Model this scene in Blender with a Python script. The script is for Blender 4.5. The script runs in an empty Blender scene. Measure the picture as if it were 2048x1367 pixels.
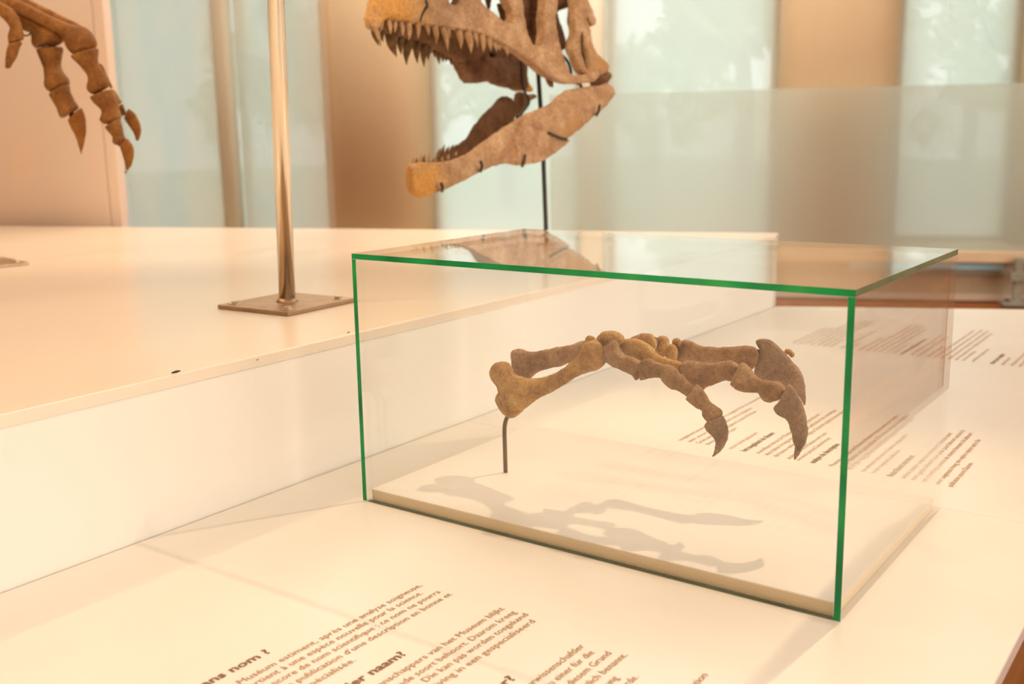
import bpy, bmesh, math, random
from mathutils import Vector, Matrix, noise, geometry

random.seed(4)
sc = bpy.context.scene
COL = sc.collection
V = Vector

# ------------------------------------------------------------------ camera
CAM = V((1.18003, -1.19937, 0.59518))
RGT = V((0.81174915, 0.58375062, -0.01727782))
UPV = V((-0.10044596, 0.16869953, 0.98053612))
FWD = V((-0.57530333, 0.79421388, -0.19557709))
FPX = 2103.09
cam_d = bpy.data.cameras.new('camera')
cam = bpy.data.objects.new('camera', cam_d)
COL.objects.link(cam)
cam.matrix_world = Matrix(((RGT.x, UPV.x, -FWD.x, CAM.x), (RGT.y, UPV.y, -FWD.y, CAM.y),
                           (RGT.z, UPV.z, -FWD.z, CAM.z), (0, 0, 0, 1)))
cam_d.sensor_width = 36.0
cam_d.lens = FPX * 36.0 / 2048.0
cam_d.clip_start = 0.02
cam_d.clip_end = 200
cam_d.dof.use_dof = True
cam_d.dof.focus_distance = 1.58
cam_d.dof.aperture_fstop = 4.2
sc.camera = cam

# ------------------------------------------------------------------ world, exposure
world = bpy.data.worlds.new('overcast_sky')
sc.world = world
world.use_nodes = True
bg = world.node_tree.nodes['Background']
bg.inputs['Color'].default_value = (0.90, 0.95, 1.0, 1)
bg.inputs['Strength'].default_value = 1.85
sc.view_settings.view_transform = 'Standard'
sc.view_settings.look = 'None'
sc.view_settings.gamma = 1
sc.view_settings.use_curve_mapping = False
sc.view_settings.exposure = 0.27
sc.cycles.use_denoising = True
sc.cycles.use_adaptive_sampling = True
sc.cycles.adaptive_threshold = 0.09
sc.cycles.adaptive_min_samples = 20
sc.cycles.max_bounces = 8
sc.cycles.diffuse_bounces = 3
sc.cycles.glossy_bounces = 4
sc.cycles.transmission_bounces = 6
sc.cycles.transparent_max_bounces = 28
sc.cycles.caustics_reflective = False
sc.cycles.caustics_refractive = False
sc.cycles.sample_clamp_indirect = 6.0


# ------------------------------------------------------------------ lights
def lamp(name, kind, loc, target, energy, color, size=0.05, size_y=None, angle=None, blend=0.6):
    d = bpy.data.lights.new(name, kind)
    d.energy = energy
    d.color = color
    if kind == 'AREA':
        d.size = size
        if size_y:
            d.shape = 'RECTANGLE'
            d.size_y = size_y
    else:
        d.shadow_soft_size = size
    if kind == 'SPOT':
        d.spot_size = angle
        d.spot_blend = blend
    o = bpy.data.objects.new(name, d)
    COL.objects.link(o)
    o.location = loc
    o.rotation_euler = (V(target) - V(loc)).to_track_quat('-Z', 'Y').to_euler()
    return o


WARM = (1.0, 0.74, 0.47)
CEIL = 2.75
# track spot behind the glass case: throws the hand's shadow towards the viewer
lamp('track_spot_case', 'SPOT', (0.95, 1.75, 2.6), (0.36, 0.03, 0.05), 135, WARM, 0.03, angle=math.radians(40), blend=0.8)
# track spot over the high platform: throws the step's shadow onto the board
lamp('track_spot_platform', 'SPOT', (-1.50, -0.95, 2.6), (-0.1, -0.2, 0.1), 48, WARM, 0.04, angle=math.radians(48), blend=0.7)
# spots on the skull and arm
lamp('track_spot_skull', 'SPOT', (-0.2, -0.8, 2.6), (-0.73, 1.33, 0.70), 160, WARM, 0.06, angle=math.radians(26), blend=0.6)
lamp('track_spot_arm', 'SPOT', (-1.9, -1.8, 2.6), (-1.9, 0.8, 0.75), 115, (1.0, 0.66, 0.37), 0.06, angle=math.radians(34), blend=0.8)
# wide fill lamps under the ceiling, added for ambient brightness; no fittings seen
lamp('fill_front', 'AREA', (2.3, -2.2, CEIL - 0.02), (2.3, -2.2, 0), 62, (1.0, 0.83, 0.64), 3.0, 2.6)
# unseen low side fill, added to brighten the riser
lamp('fill_right', 'AREA', (5.7, 1.3, 1.1), (0.0, 1.3, 0.2), 145, (1.0, 0.91, 0.80), 5.0, 1.9)
lamp('fill_platform', 'AREA', (-2.4, 0.7, CEIL - 0.02), (-2.4, 0.7, 0), 45, (1.0, 0.72, 0.47), 2.6, 2.0)  # added overhead fill for the high platform
lamp('fill_back', 'AREA', (-1.7, 3.4, CEIL - 0.02), (-1.7, 3.4, 0), 92, (1.0, 0.90, 0.76), 4.5, 1.6)  # added overhead fill for the back of the hall


# ------------------------------------------------------------------ pixel helpers (photo is 2048 x 1367)
def ray(x, y):
    return RGT * ((x - 1024) / FPX) - UPV * ((y - 683.5) / FPX) + FWD


def at_z(x, y, z):
    d = ray(x, y)
    return CAM + d * ((z - CAM.z) / d.z)


def at_y(x, y, wy):
    d = ray(x, y)
    return CAM + d * ((wy - CAM.y) / d.y)


def at_d(x, y, depth):
    return CAM + ray(x, y) * depth


# ------------------------------------------------------------------ object helpers
def tag(o, label, cat=None, group=None, kind=None):
    if label:
        o['label'] = label
    if cat:
        o['category'] = cat
    if group:
        o['group'] = group
    if kind:
        o['kind'] = kind
    return o


def empty(name, loc, label, cat, group=None):
    o = bpy.data.objects.new(name, None)
    o.empty_display_size = 0.05
    COL.objects.link(o)
    o.location = loc
    tag(o, label, cat, group)
    return o


def link(name, me, mat=None, parent=None, smooth=False):
    o = bpy.data.objects.new(name, me)
    COL.objects.link(o)
    if mat is not None and not me.materials:
        me.materials.append(mat)
    if parent is not None:
        o.parent = parent
        p = parent
        off = V((0, 0, 0))
        while p is not None:
            off += V(p.location)
            p = p.parent
        o.location = -off
    if smooth:
        for f in me.polygons:
            f.use_smooth = True
    return o


def mesh_from_bm(bm, name='mesh'):
    me = bpy.data.meshes.new(name)
    bmesh.ops.recalc_face_normals(bm, faces=bm.faces[:])
    bm.to_mesh(me)
    bm.free()
    return me


def bm_box(bm, lo, hi, bevel=0.0, mat=None):
    r = bmesh.ops.create_cube(bm, size=1.0)
    vs = r['verts']
    c = (V(lo) + V(hi)) / 2
    s = V(hi) - V(lo)
    for v in vs:
        v.co = V((v.co.x * s.x, v.co.y * s.y, v.co.z * s.z)) + c
    if mat is not None:
        for v in vs:
            v.co = mat @ v.co
    if bevel > 0:
        es = list({e for v in vs for e in v.link_edges})
        bmesh.ops.bevel(bm, geom=es, offset=bevel, segments=2, affect='EDGES', profile=0.5)


def box(name, lo, hi, mat, parent=None, bevel=0.0, m=None):
    bm = bmesh.new()
    bm_box(bm, lo, hi, bevel, m)
    return link(name, mesh_from_bm(bm, name), mat, parent)


def prism(name, poly, z0, z1, mat, parent=None, bevel=0.0):
    bm = bmesh.new()
    lo = [bm.verts.new((p[0], p[1], z0)) for p in poly]
    hi = [bm.verts.new((p[0], p[1], z1)) for p in poly]
    bm.faces.new(lo[::-1])
    top = bm.faces.new(hi)
    n = len(poly)
    for i in range(n):
        bm.faces.new((lo[i], lo[(i + 1) % n], hi[(i + 1) % n], hi[i]))
    if bevel:
        bmesh.ops.bevel(bm, geom=list(top.edges), offset=bevel, segments=2, affect='EDGES', profile=0.5)
    return link(name, mesh_from_bm(bm, name), mat, parent)


def frame_of(t):
    t = t.normalized()
    u = V((0, 0, 1)) if abs(t.z) < 0.9 else V((1, 0, 0))
    a = t.cross(u).normalized()
    return a, t.cross(a).normalized()


def bm_tube(bm, pts, rad, n=12):
    pts = [V(p) for p in pts]
    rads = rad if isinstance(rad, (list, tuple)) else [rad] * len(pts)
    rings = []
    a = None
    for i, p in enumerate(pts):
        t = (pts[min(i + 1, len(pts) - 1)] - pts[max(i - 1, 0)]).normalized()
        if a is None:
            a, b = frame_of(t)
        else:
            a = (a - t * a.dot(t)).normalized()
            b = t.cross(a)
        rings.append([bm.verts.new(p + (a * math.cos(k * 2 * math.pi / n) + b * math.sin(k * 2 * math.pi / n)) * rads[i]) for k in range(n)])
    for r0, r1 in zip(rings, rings[1:]):
        for k in range(n):
            bm.faces.new((r0[k], r0[(k + 1) % n], r1[(k + 1) % n], r1[k]))
    bm.faces.new(rings[0][::-1])
    bm.faces.new(rings[-1])


def tube(name, pts, rad, mat, parent=None, n=12):
    bm = bmesh.new()
    bm_tube(bm, pts, rad, n)
    return link(name, mesh_from_bm(bm, name), mat, parent, smooth=True)


def smooth_path(pts, k=6):
    pts = [V(p) for p in pts]
    out = []
    for i in range(len(pts) - 1):
        p0, p1, p2, p3 = pts[max(i - 1, 0)], pts[i], pts[i + 1], pts[min(i + 2, len(pts) - 1)]
        for j in range(k):
            t = j / k
            out.append(0.5 * ((2 * p1) + (p2 - p0) * t + (2 * p0 - 5 * p1 + 4 * p2 - p3) * t * t + (3 * p1 - p0 - 3 * p2 + p3) * t ** 3))
    out.append(pts[-1])
    return out


# ------------------------------------------------------------------ materials
def new_mat(name):
    m = bpy.data.materials.new(name)
    m.use_nodes = True
    nt = m.node_tree
    for n in list(nt.nodes):
        if n.type != 'OUTPUT_MATERIAL':
            nt.nodes.remove(n)
    return m, nt, nt.nodes['Material Output']


def N(nt, t, **kw):
    n = nt.nodes.new(t)
    for k, v in kw.items():
        if k.startswith('i_'):
            n.inputs[k[2:].replace('_', ' ')].default_value = v
        else:
            setattr(n, k, v)
    return n


def L(nt, a, b):
    nt.links.new(a, b)


def ramp(nt, fac, stops):
    r = N(nt, 'ShaderNodeValToRGB')
    el = r.color_ramp.elements
    while len(el) > 1:
        el.remove(el[-1])
    el[0].position, el[0].color = stops[0][0], (*stops[0][1], 1)
    for p, c in stops[1:]:
        e = el.new(p)
        e.color = (*c, 1)
    if fac is not None:
        L(nt, fac, r.inputs['Fac'])
    return r


def noise_node(nt, scale, detail=4, rough=0.6, vec=None):
    n = N(nt, 'ShaderNodeTexNoise')
    n.inputs['Scale'].default_value = scale
    n.inputs['Detail'].default_value = detail
    n.inputs['Roughness'].default_value = rough
    if vec is not None:
        L(nt, vec, n.inputs['Vector'])
    return n


def world_pos(nt):
    return N(nt, 'ShaderNodeNewGeometry').outputs['Position']


def plain(name, c1, c2=None, scale=6.0, rough=0.5, metal=0.0, spec=0.5, bump=0.0, bscale=80, stretch=None, coat=0.0):
    m, nt, out = new_mat(name)
    p = N(nt, 'ShaderNodeBsdfPrincipled')
    p.inputs['Roughness'].default_value = rough
    p.inputs['Metallic'].default_value = metal
    p.inputs['Specular IOR Level'].default_value = spec
    p.inputs['Coat Weight'].default_value = coat
    vec = world_pos(nt)
    if stretch:
        mp = N(nt, 'ShaderNodeMapping')
        mp.inputs['Scale'].default_value = stretch
        L(nt, vec, mp.inputs['Vector'])
        vec = mp.outputs['Vector']
    if c2:
        n = noise_node(nt, scale, 5, 0.6, vec)
        r = ramp(nt, n.outputs['Fac'], [(0.3, c1), (0.7, c2)])
        L(nt, r.outputs['Color'], p.inputs['Base Color'])
    else:
        p.inputs['Base Color'].default_value = (*c1, 1)
    if bump:
        nb = noise_node(nt, bscale, 5, 0.65, vec)
        b = N(nt, 'ShaderNodeBump')
        b.inputs['Strength'].default_value = bump
        b.inputs['Distance'].default_value = 0.002
        L(nt, nb.outputs['Fac'], b.inputs['Height'])
        L(nt, b.outputs['Normal'], p.inputs['Normal'])
    L(nt, p.outputs['BSDF'], out.inputs['Surface'])
    return m


def bone(name, dark, mid, light, scale=14.0, rough=0.62, fine=90.0, spot=None, end_tint=None):
    """mottled fossil bone: broad stains, fine grain, dark pores"""
    m, nt, out = new_mat(name)
    p = N(nt, 'ShaderNodeBsdfPrincipled')
    p.inputs['Roughness'].default_value = rough
    p.inputs['Specular IOR Level'].default_value = 0.3
    pos = world_pos(nt)
    n1 = noise_node(nt, scale, 6, 0.65, pos)
    r1 = ramp(nt, n1.outputs['Fac'], [(0.28, dark), (0.5, mid), (0.72, light)])
    base = r1.outputs['Color']
    if end_tint:
        # colour fades unevenly to a second tone around one end of the bone
        sc_, sr, scol = end_tint
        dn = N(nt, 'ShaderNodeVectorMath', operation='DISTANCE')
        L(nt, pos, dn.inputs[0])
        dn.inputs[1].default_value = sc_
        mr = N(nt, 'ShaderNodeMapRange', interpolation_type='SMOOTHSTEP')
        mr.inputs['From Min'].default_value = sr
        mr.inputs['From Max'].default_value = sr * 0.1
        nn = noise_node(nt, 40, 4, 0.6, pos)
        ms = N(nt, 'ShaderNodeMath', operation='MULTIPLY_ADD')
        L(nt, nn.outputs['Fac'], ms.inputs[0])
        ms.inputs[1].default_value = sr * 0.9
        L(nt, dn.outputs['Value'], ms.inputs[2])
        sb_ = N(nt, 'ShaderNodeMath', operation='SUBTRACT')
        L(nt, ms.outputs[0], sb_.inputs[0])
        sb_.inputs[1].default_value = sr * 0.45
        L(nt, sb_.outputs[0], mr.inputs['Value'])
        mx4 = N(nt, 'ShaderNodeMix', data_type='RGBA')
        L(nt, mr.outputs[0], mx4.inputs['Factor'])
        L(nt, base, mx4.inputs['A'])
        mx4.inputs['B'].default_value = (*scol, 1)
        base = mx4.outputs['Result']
    n2 = noise_node(nt, fine, 6, 0.7, pos)
    r2 = ramp(nt, n2.outputs['Fac'], [(0.24, (0.5, 0.44, 0.40)), (0.46, (1.05, 1.05, 1.05)), (0.72, (1.35, 1.32, 1.25))])
    mx = N(nt, 'ShaderNodeMix', data_type='RGBA', blend_type='MULTIPLY')
    mx.inputs['Factor'].default_value = 0.9
    L(nt, base, mx.inputs['A'])
    L(nt, r2.outputs['Color'], mx.inputs['B'])
    vo = N(nt, 'ShaderNodeTexVoronoi', feature='DISTANCE_TO_EDGE')
    vo.inputs['Scale'].default_value = fine * 0.45
    L(nt, pos, vo.inputs['Vector'])
    r3 = ramp(nt, vo.outputs['Distance'], [(0.0, (0.72, 0.66, 0.6)), (0.06, (1, 1, 1))])
    mx2 = N(nt, 'ShaderNodeMix', data_type='RGBA', blend_type='MULTIPLY')
    mx2.inputs['Factor'].default_value = 0.45
    L(nt, mx.outputs['Result'], mx2.inputs['A'])
    L(nt, r3.outputs['Color'], mx2.inputs['B'])
    last = mx2.outputs['Result']
    if spot:
        ns = noise_node(nt, scale * 0.45, 3, 0.5, pos)
        rs = ramp(nt, ns.outputs['Fac'], [(0.52, (0, 0, 0)), (0.66, (1, 1, 1))])
        mx3 = N(nt, 'ShaderNodeMix', data_type='RGBA')
        L(nt, rs.outputs['Color'], mx3.inputs['Factor'])
        L(nt, last, mx3.inputs['A'])
        mx3.inputs['B'].default_value = (*spot, 1)
        last = mx3.outputs['Result']
    L(nt, last, p.inputs['Base Color'])
    ad = N(nt, 'ShaderNodeMath', operation='ADD')
    L(nt, n2.outputs['Fac'], ad.inputs[0])
    L(nt, n1.outputs['Fac'], ad.inputs[1])
    b = N(nt, 'ShaderNodeBump')
    b.inputs['Strength'].default_value = 0.8
    b.inputs['Distance'].default_value = 0.006
    L(nt, ad.outputs[0], b.inputs['Height'])
    L(nt, b.outputs['Normal'], p.inputs['Normal'])
    L(nt, p.outputs['BSDF'], out.inputs['Surface'])
    return m


def schlick(nt, f0=0.042):
    g = N(nt, 'ShaderNodeNewGeometry')
    d = N(nt, 'ShaderNodeVectorMath', operation='DOT_PRODUCT')
    L(nt, g.outputs['Incoming'], d.inputs[0])
    L(nt, g.outputs['Normal'], d.inputs[1])
    a = N(nt, 'ShaderNodeMath', operation='ABSOLUTE')
    L(nt, d.outputs['Value'], a.inputs[0])
    s = N(nt, 'ShaderNodeMath', operation='SUBTRACT')
    s.inputs[0].default_value = 1.0
    L(nt, a.outputs[0], s.inputs[1])
    pw = N(nt, 'ShaderNodeMath', operation='POWER')
    L(nt, s.outputs[0], pw.inputs[0])
    pw.inputs[1].default_value = 5.0
    mm = N(nt, 'ShaderNodeMath', operation='MULTIPLY_ADD')
    L(nt, pw.outputs[0], mm.inputs[0])
    mm.inputs[1].default_value = 1 - f0
    mm.inputs[2].default_value = f0
    return mm.outputs[0]


def clear_glass(name, tint=(0.990, 0.996, 0.993), f0=0.036):
    m, nt, out = new_mat(name)
    t = N(nt, 'ShaderNodeBsdfTransparent')
    t.inputs['Color'].default_value = (*tint, 1)
    g = N(nt, 'ShaderNodeBsdfGlossy')
    g.inputs['Roughness'].default_value = 0.0
    g.inputs['Color'].default_value = (1, 1, 1, 1)
    mx = N(nt, 'ShaderNodeMixShader')
    L(nt, schlick(nt, f0), mx.inputs['Fac'])
    L(nt, t.outputs[0], mx.inputs[1])
    L(nt, g.outputs[0], mx.inputs[2])
    L(nt, mx.outputs[0], out.inputs['Surface'])
    return m


def glass_edge(name, cols=((0.0, 0.19, 0.06), (0.008, 0.38, 0.10), (0.06, 0.55, 0.10))):
    """cut edge of float glass: deep green, lit through its length, polished"""
    m, nt, out = new_mat(name)
    pos = world_pos(nt)
    n = noise_node(nt, 9, 2, 0.5, pos)
    r = ramp(nt, n.outputs['Fac'], list(zip((0.35, 0.6, 0.8), cols)))
    d = N(nt, 'ShaderNodeBsdfDiffuse')
    L(nt, r.outputs['Color'], d.inputs['Color'])
    t = N(nt, 'ShaderNodeBsdfTranslucent')
    L(nt, r.outputs['Color'], t.inputs['Color'])
    m1 = N(nt, 'ShaderNodeMixShader')
    m1.inputs['Fac'].default_value = 0.45
    L(nt, d.outputs[0], m1.inputs[1])
    L(nt, t.outputs[0], m1.inputs[2])
    g = N(nt, 'ShaderNodeBsdfGlossy')
    g.inputs['Roughness'].default_value = 0.12
    m2 = N(nt, 'ShaderNodeMixShader')
    L(nt, schlick(nt), m2.inputs['Fac'])
    L(nt, m1.outputs[0], m2.inputs[1])
    L(nt, g.outputs[0], m2.inputs[2])
    L(nt, m2.outputs[0], out.inputs['Surface'])
    return m


def screen_mat(name, c1, c2, clear, scale=1.2, stretch=(1, 1, 0.5)):
    """translucent screen cloth / frosted film: part see-through, part light-diffusing"""
    m, nt, out = new_mat(name)
    pos = world_pos(nt)
    mp = N(nt, 'ShaderNodeMapping')
    mp.inputs['Scale'].default_value = stretch
    L(nt, pos, mp.inputs['Vector'])
    n = noise_node(nt, scale, 3, 0.5, mp.outputs['Vector'])
    r = ramp(nt, n.outputs['Fac'], [(0.38, c1), (0.62, c2)])
    d = N(nt, 'ShaderNodeBsdfDiffuse')
    L(nt, r.outputs['Color'], d.inputs['Color'])
    t = N(nt, 'ShaderNodeBsdfTranslucent')
    L(nt, r.outputs['Color'], t.inputs['Color'])
    m1 = N(nt, 'ShaderNodeMixShader')
    m1.inputs['Fac'].default_value = 0.8
    L(nt, d.outputs[0], m1.inputs[1])
    L(nt, t.outputs[0], m1.inputs[2])
    tr = N(nt, 'ShaderNodeBsdfTransparent')
    m2 = N(nt, 'ShaderNodeMixShader')
    m2.inputs['Fac'].default_value = clear
    L(nt, m1.outputs[0], m2.inputs[1])
    L(nt, tr.outputs[0], m2.inputs[2])
    L(nt, m2.outputs[0], out.inputs['Surface'])
    return m


def wood_mat(name):
    m, nt, out = new_mat(name)
    p = N(nt, 'ShaderNodeBsdfPrincipled')
    p.inputs['Roughness'].default_value = 0.35
    oi = N(nt, 'ShaderNodeObjectInfo')
    pos = world_pos(nt)
    mp = N(nt, 'ShaderNodeMapping')
    mp.inputs['Scale'].default_value = (22, 2.2, 10)
    L(nt, pos, mp.inputs['Vector'])
    ad = N(nt, 'ShaderNodeVectorMath', operation='ADD')
    L(nt, mp.outputs['Vector'], ad.inputs[0])
    L(nt, oi.outputs['Random'], ad.inputs[1])
    n = noise_node(nt, 1.0, 6, 0.6, ad.outputs[0])
    r = ramp(nt, n.outputs['Fac'], [(0.3, (0.24, 0.075, 0.012)), (0.7, (0.46, 0.17, 0.03))])
    hs = N(nt, 'ShaderNodeHueSaturation')
    mr = N(nt, 'ShaderNodeMapRange')
    mr.inputs['To Min'].default_value = 0.75
    mr.inputs['To Max'].default_value = 1.2
    L(nt, oi.outputs['Random'], mr.inputs['Value'])
    L(nt, mr.outputs[0], hs.inputs['Value'])
    L(nt, r.outputs['Color'], hs.inputs['Color'])
    L(nt, hs.outputs['Color'], p.inputs['Base Color'])
    L(nt, p.outputs['BSDF'], out.inputs['Surface'])
    return m


M = {}
M['laminate'] = plain('white_laminate', (0.84, 0.80, 0.74), (0.80, 0.755, 0.69), 2.5, rough=0.32, spec=0.4)
M['platform'] = plain('cream_paint', (0.86, 0.77, 0.66), (0.82, 0.72, 0.60), 1.6, rough=0.22, spec=0.5)
M['riser'] = plain('white_paint', (0.89, 0.86, 0.81), (0.86, 0.83, 0.77), 2.0, rough=0.4, spec=0.4)
M['edge_strip'] = plain('board_edge_strip', (0.62, 0.54, 0.50), (0.55, 0.47, 0.44), 9, rough=0.5)
M['base_paint'] = plain('recessed_base_paint', (0.35, 0.3, 0.26), None, rough=0.7)  # even grey-brown coat of the set-back base
M['plinth'] = plain('case_plinth_paint', (0.85, 0.81, 0.76), (0.82, 0.78, 0.72), 3, rough=0.45, spec=0.35)
M['band'] = plain('tan_edge_band', (0.86, 0.68, 0.44), (0.80, 0.62, 0.39), 30, rough=0.5, stretch=(1, 1, 6))
M['glass'] = clear_glass('case_glass')
M['glass_edge'] = glass_edge('case_glass_edge')
M['glass_edge_dull'] = glass_edge('case_glass_edge_dull', ((0.13, 0.18, 0.10), (0.22, 0.27, 0.16), (0.32, 0.36, 0.22)))
M['ink'] = plain('brown_print_ink', (0.42, 0.20, 0.045), (0.48, 0.24, 0.065), 60, rough=0.6)
M['ink_bold'] = plain('dark_brown_print_ink', (0.19, 0.075, 0.015), (0.24, 0.10, 0.02), 60, rough=0.6)
M['steel'] = plain('brushed_steel', (0.90, 0.84, 0.74), (0.78, 0.69, 0.57), 40, rough=0.17, metal=1.0, stretch=(1, 1, 0.05))
M['plate'] = plain('raw_steel_plate', (0.46, 0.32, 0.20), (0.34, 0.22, 0.13), 25, rough=0.42, metal=0.75)
M['bolt'] = plain('zinc_bolt', (0.75, 0.66, 0.52), (0.62, 0.53, 0.40), 60, rough=0.35, metal=0.6)
M['black'] = plain('black_wire_paint', (0.018, 0.014, 0.010), (0.03, 0.022, 0.014), 30, rough=0.45)
M['rod_brown'] = plain('brown_rod_paint', (0.10, 0.05, 0.02), (0.16, 0.085, 0.035), 30, rough=0.4)
M['floor'] = plain('floor_base', (0.36, 0.11, 0.012), (0.28, 0.08, 0.01), 6, rough=0.5)
M['plank'] = wood_mat('parquet_wood')
M['plaster'] = plain('warm_plaster', (0.70, 0.52, 0.34), (0.64, 0.46, 0.29), 1.5, rough=0.75)
M['pier'] = plain('ochre_pier_plaster', (0.62, 0.46, 0.29), (0.57, 0.42, 0.26), 1.2, rough=0.8)
M['post'] = plain('pale_post_paint', (0.80, 0.72, 0.58), (0.76, 0.68, 0.54), 2, rough=0.7)
M['ceiling'] = plain('ceiling_paint', (0.78, 0.74, 0.68), (0.74, 0.70, 0.64), 2, rough=0.8)
M['panel'] = plain('printed_wall_panel', (0.90, 0.65, 0.48), (0.80, 0.68, 0.60), 1.1, rough=0.5, stretch=(1, 1, 0.6))
M['frame'] = plain('window_frame_paint', (0.66, 0.56, 0.40), (0.60, 0.50, 0.35), 4, rough=0.5)
M['window_glass'] = clear_glass('window_glass', (0.97, 0.985, 0.98))
M['blind'] = screen_mat('screen_blind', (0.94, 0.93, 0.89), (0.88, 0.90, 0.86), 0.32, 0.9)
M['film'] = screen_mat('frosted_film', (0.86, 0.88, 0.82), (0.80, 0.86, 0.82), 0.52, 0.7)
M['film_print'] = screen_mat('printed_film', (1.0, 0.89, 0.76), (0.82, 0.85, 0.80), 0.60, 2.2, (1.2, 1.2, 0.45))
M['sill'] = plain('beige_sill', (0.76, 0.60, 0.42), (0.70, 0.55, 0.38), 5, rough=0.5)
M['convector'] = plain('convector_metal', (0.48, 0.38, 0.26), (0.42, 0.33, 0.22), 8, rough=0.5)
M['rail'] = plain('pale_rail_paint', (0.60, 0.48, 0.38), None, rough=0.5)
M['blue'] = plain('painted_daylight', (0.34, 0.70, 0.95), (0.45, 0.80, 0.97), 9, rough=0.3)  # daylight under the sill, put into a pale blue colour
M['bracket'] = plain('grey_bracket_paint', (0.34, 0.33, 0.27), (0.26, 0.25, 0.20), 14, rough=0.45)
M['grass'] = plain('lawn', (0.20, 0.30, 0.10), (0.14, 0.24, 0.07), 1, rough=0.9)
M['leaf'] = plain('leaf_green', (0.30, 0.42, 0.16), (0.20, 0.34, 0.12), 2, rough=0.7)
M['leaf_pale'] = plain('leaf_pale_green', (0.42, 0.50, 0.24), (0.34, 0.44, 0.18), 2, rough=0.7)
M['bark'] = plain('bark', (0.22, 0.16, 0.11), (0.15, 0.11, 0.08), 8, rough=0.9)

M['bone_ochre'] = bone('ochre_bone', (0.30, 0.135, 0.036), (0.58, 0.31, 0.092), (0.76, 0.48, 0.17), 30, 0.6, 230)
M['bone_brown'] = bone('brown_bone', (0.25, 0.125, 0.052), (0.45, 0.25, 0.115), (0.60, 0.37, 0.19), 28, 0.6, 230)
M['claw_brown'] = bone('grey_brown_claw', (0.24, 0.14, 0.085), (0.41, 0.25, 0.155), (0.54, 0.355, 0.225), 24, 0.5, 260)
M['skull_tan'] = bone('tan_skull_bone', (0.32, 0.18, 0.10), (0.49, 0.305, 0.17), (0.66, 0.46, 0.29), 19, 0.6, 130, spot=(0.52, 0.29, 0.12))
M['skull_orange'] = bone('orange_snout_bone', (0.45, 0.20, 0.035), (0.62, 0.30, 0.06), (0.62, 0.38, 0.15), 17, 0.55, 130, spot=(0.50, 0.31, 0.16))
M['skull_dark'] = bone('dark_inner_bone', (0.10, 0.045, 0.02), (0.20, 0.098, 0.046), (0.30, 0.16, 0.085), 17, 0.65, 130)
M['jaw_tinted'] = bone('tan_jaw_bone', (0.32, 0.18, 0.10), (0.49, 0.305, 0.17), (0.66, 0.46, 0.29), 19, 0.6, 130,
                        end_tint=(at_d(832, 375, 2.76), 0.14, (0.66, 0.33, 0.07)))
M['snout_tinted'] = bone('tan_snout_bone', (0.32, 0.18, 0.10), (0.49, 0.305, 0.17), (0.66, 0.46, 0.29), 19, 0.6, 130,
                          end_tint=(at_d(778, 15, 2.69), 0.16, (0.66, 0.34, 0.09)))
M['tooth'] = bone('tan_tooth', (0.34, 0.18, 0.07), (0.52, 0.32, 0.16), (0.58, 0.40, 0.23), 40, 0.35, 200)
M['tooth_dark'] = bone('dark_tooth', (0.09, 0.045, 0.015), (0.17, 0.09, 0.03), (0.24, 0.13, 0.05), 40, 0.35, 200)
M['arm_bone'] = bone('rust_brown_bone', (0.17, 0.062, 0.014), (0.30, 0.12, 0.026), (0.44, 0.21, 0.055), 22, 0.55, 150)
M['arm_claw'] = bone('rust_orange_claw', (0.24, 0.085, 0.016), (0.35, 0.13, 0.02), (0.44, 0.18, 0.04), 17, 0.5, 160)


# ------------------------------------------------------------------ the room
FZ = -0.42
# window wall: a straight line across the back of the hall, in its own frame (s along the wall, t outwards)
WD = V((0.927, 0.375, 0)).normalized()
WN = V((-WD.y, WD.x, 0))
wq = CAM + ray(1900, 560) * 6.55
WQ = V((wq.x, wq.y, 0))


# the shell ends at the window wall
def wall_y(x):
    return WQ.y + (x - WQ.x) * WD.y / WD.x + 0.24


floor = prism('floor', [(-9, -6), (6, -6), (6, wall_y(6)), (-9, wall_y(-9))], FZ - 0.1, FZ - 0.006, M['floor'])
tag(floor, 'orange brown wooden floor around the display', kind='structure')
# parquet strips near enough to be told apart
pl_me = None
PW, PL = 0.14, 1.5
k = 0
for i in range(12):
    for j in range(6):
        x0 = 0.80 + i * PW
        y0 = -2.6 + j * PL + (0.6 if i % 2 else 0.0)
        if pl_me is None:
            bm = bmesh.new()
            bm_box(bm, (0, 0, -0.02), (PW - 0.003, PL - 0.003, 0), 0.0015)
            pl_me = mesh_from_bm(bm, 'plank')
            pl_me.materials.append(M['plank'])
        o = bpy.data.objects.new('plank', pl_me)
        COL.objects.link(o)
        o.parent = floor
        o.location = (x0, y0, FZ)

ceiling = prism('ceiling', [(-9, -6), (6, -6), (6, wall_y(6)), (-9, wall_y(-9))], CEIL, CEIL + 0.1, M['ceiling'])
tag(ceiling, 'pale ceiling of the exhibition hall', kind='structure')
tag(box('wall_right', (5.9, -6, FZ), (6.0, wall_y(6), CEIL), M['plaster']), 'warm plaster wall at the right', kind='structure')
tag(box('wall_front', (-9, -6, FZ), (6, -5.9, CEIL), M['plaster']), 'warm plaster wall behind the viewer', kind='structure')
tag(box('wall_left', (-9, -6, FZ), (-8.9, wall_y(-9), CEIL), M['plaster']), 'warm plaster wall at the left', kind='structure')


def wall_s(px, t=0.0, py=300):
    """position along the window wall (offset t outwards) that a photo column falls on"""
    d = ray(px, py)
    o = WQ + WN * t
    # CAM + a d = o + s WD  (horizontal)
    det = d.x * (-WD.y) + WD.x * d.y
    bx, by = o.x - CAM.x, o.y - CAM.y
    a = (bx * (-WD.y) + WD.x * by) / det
    return (CAM + d * a - o).dot(WD), a


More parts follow.
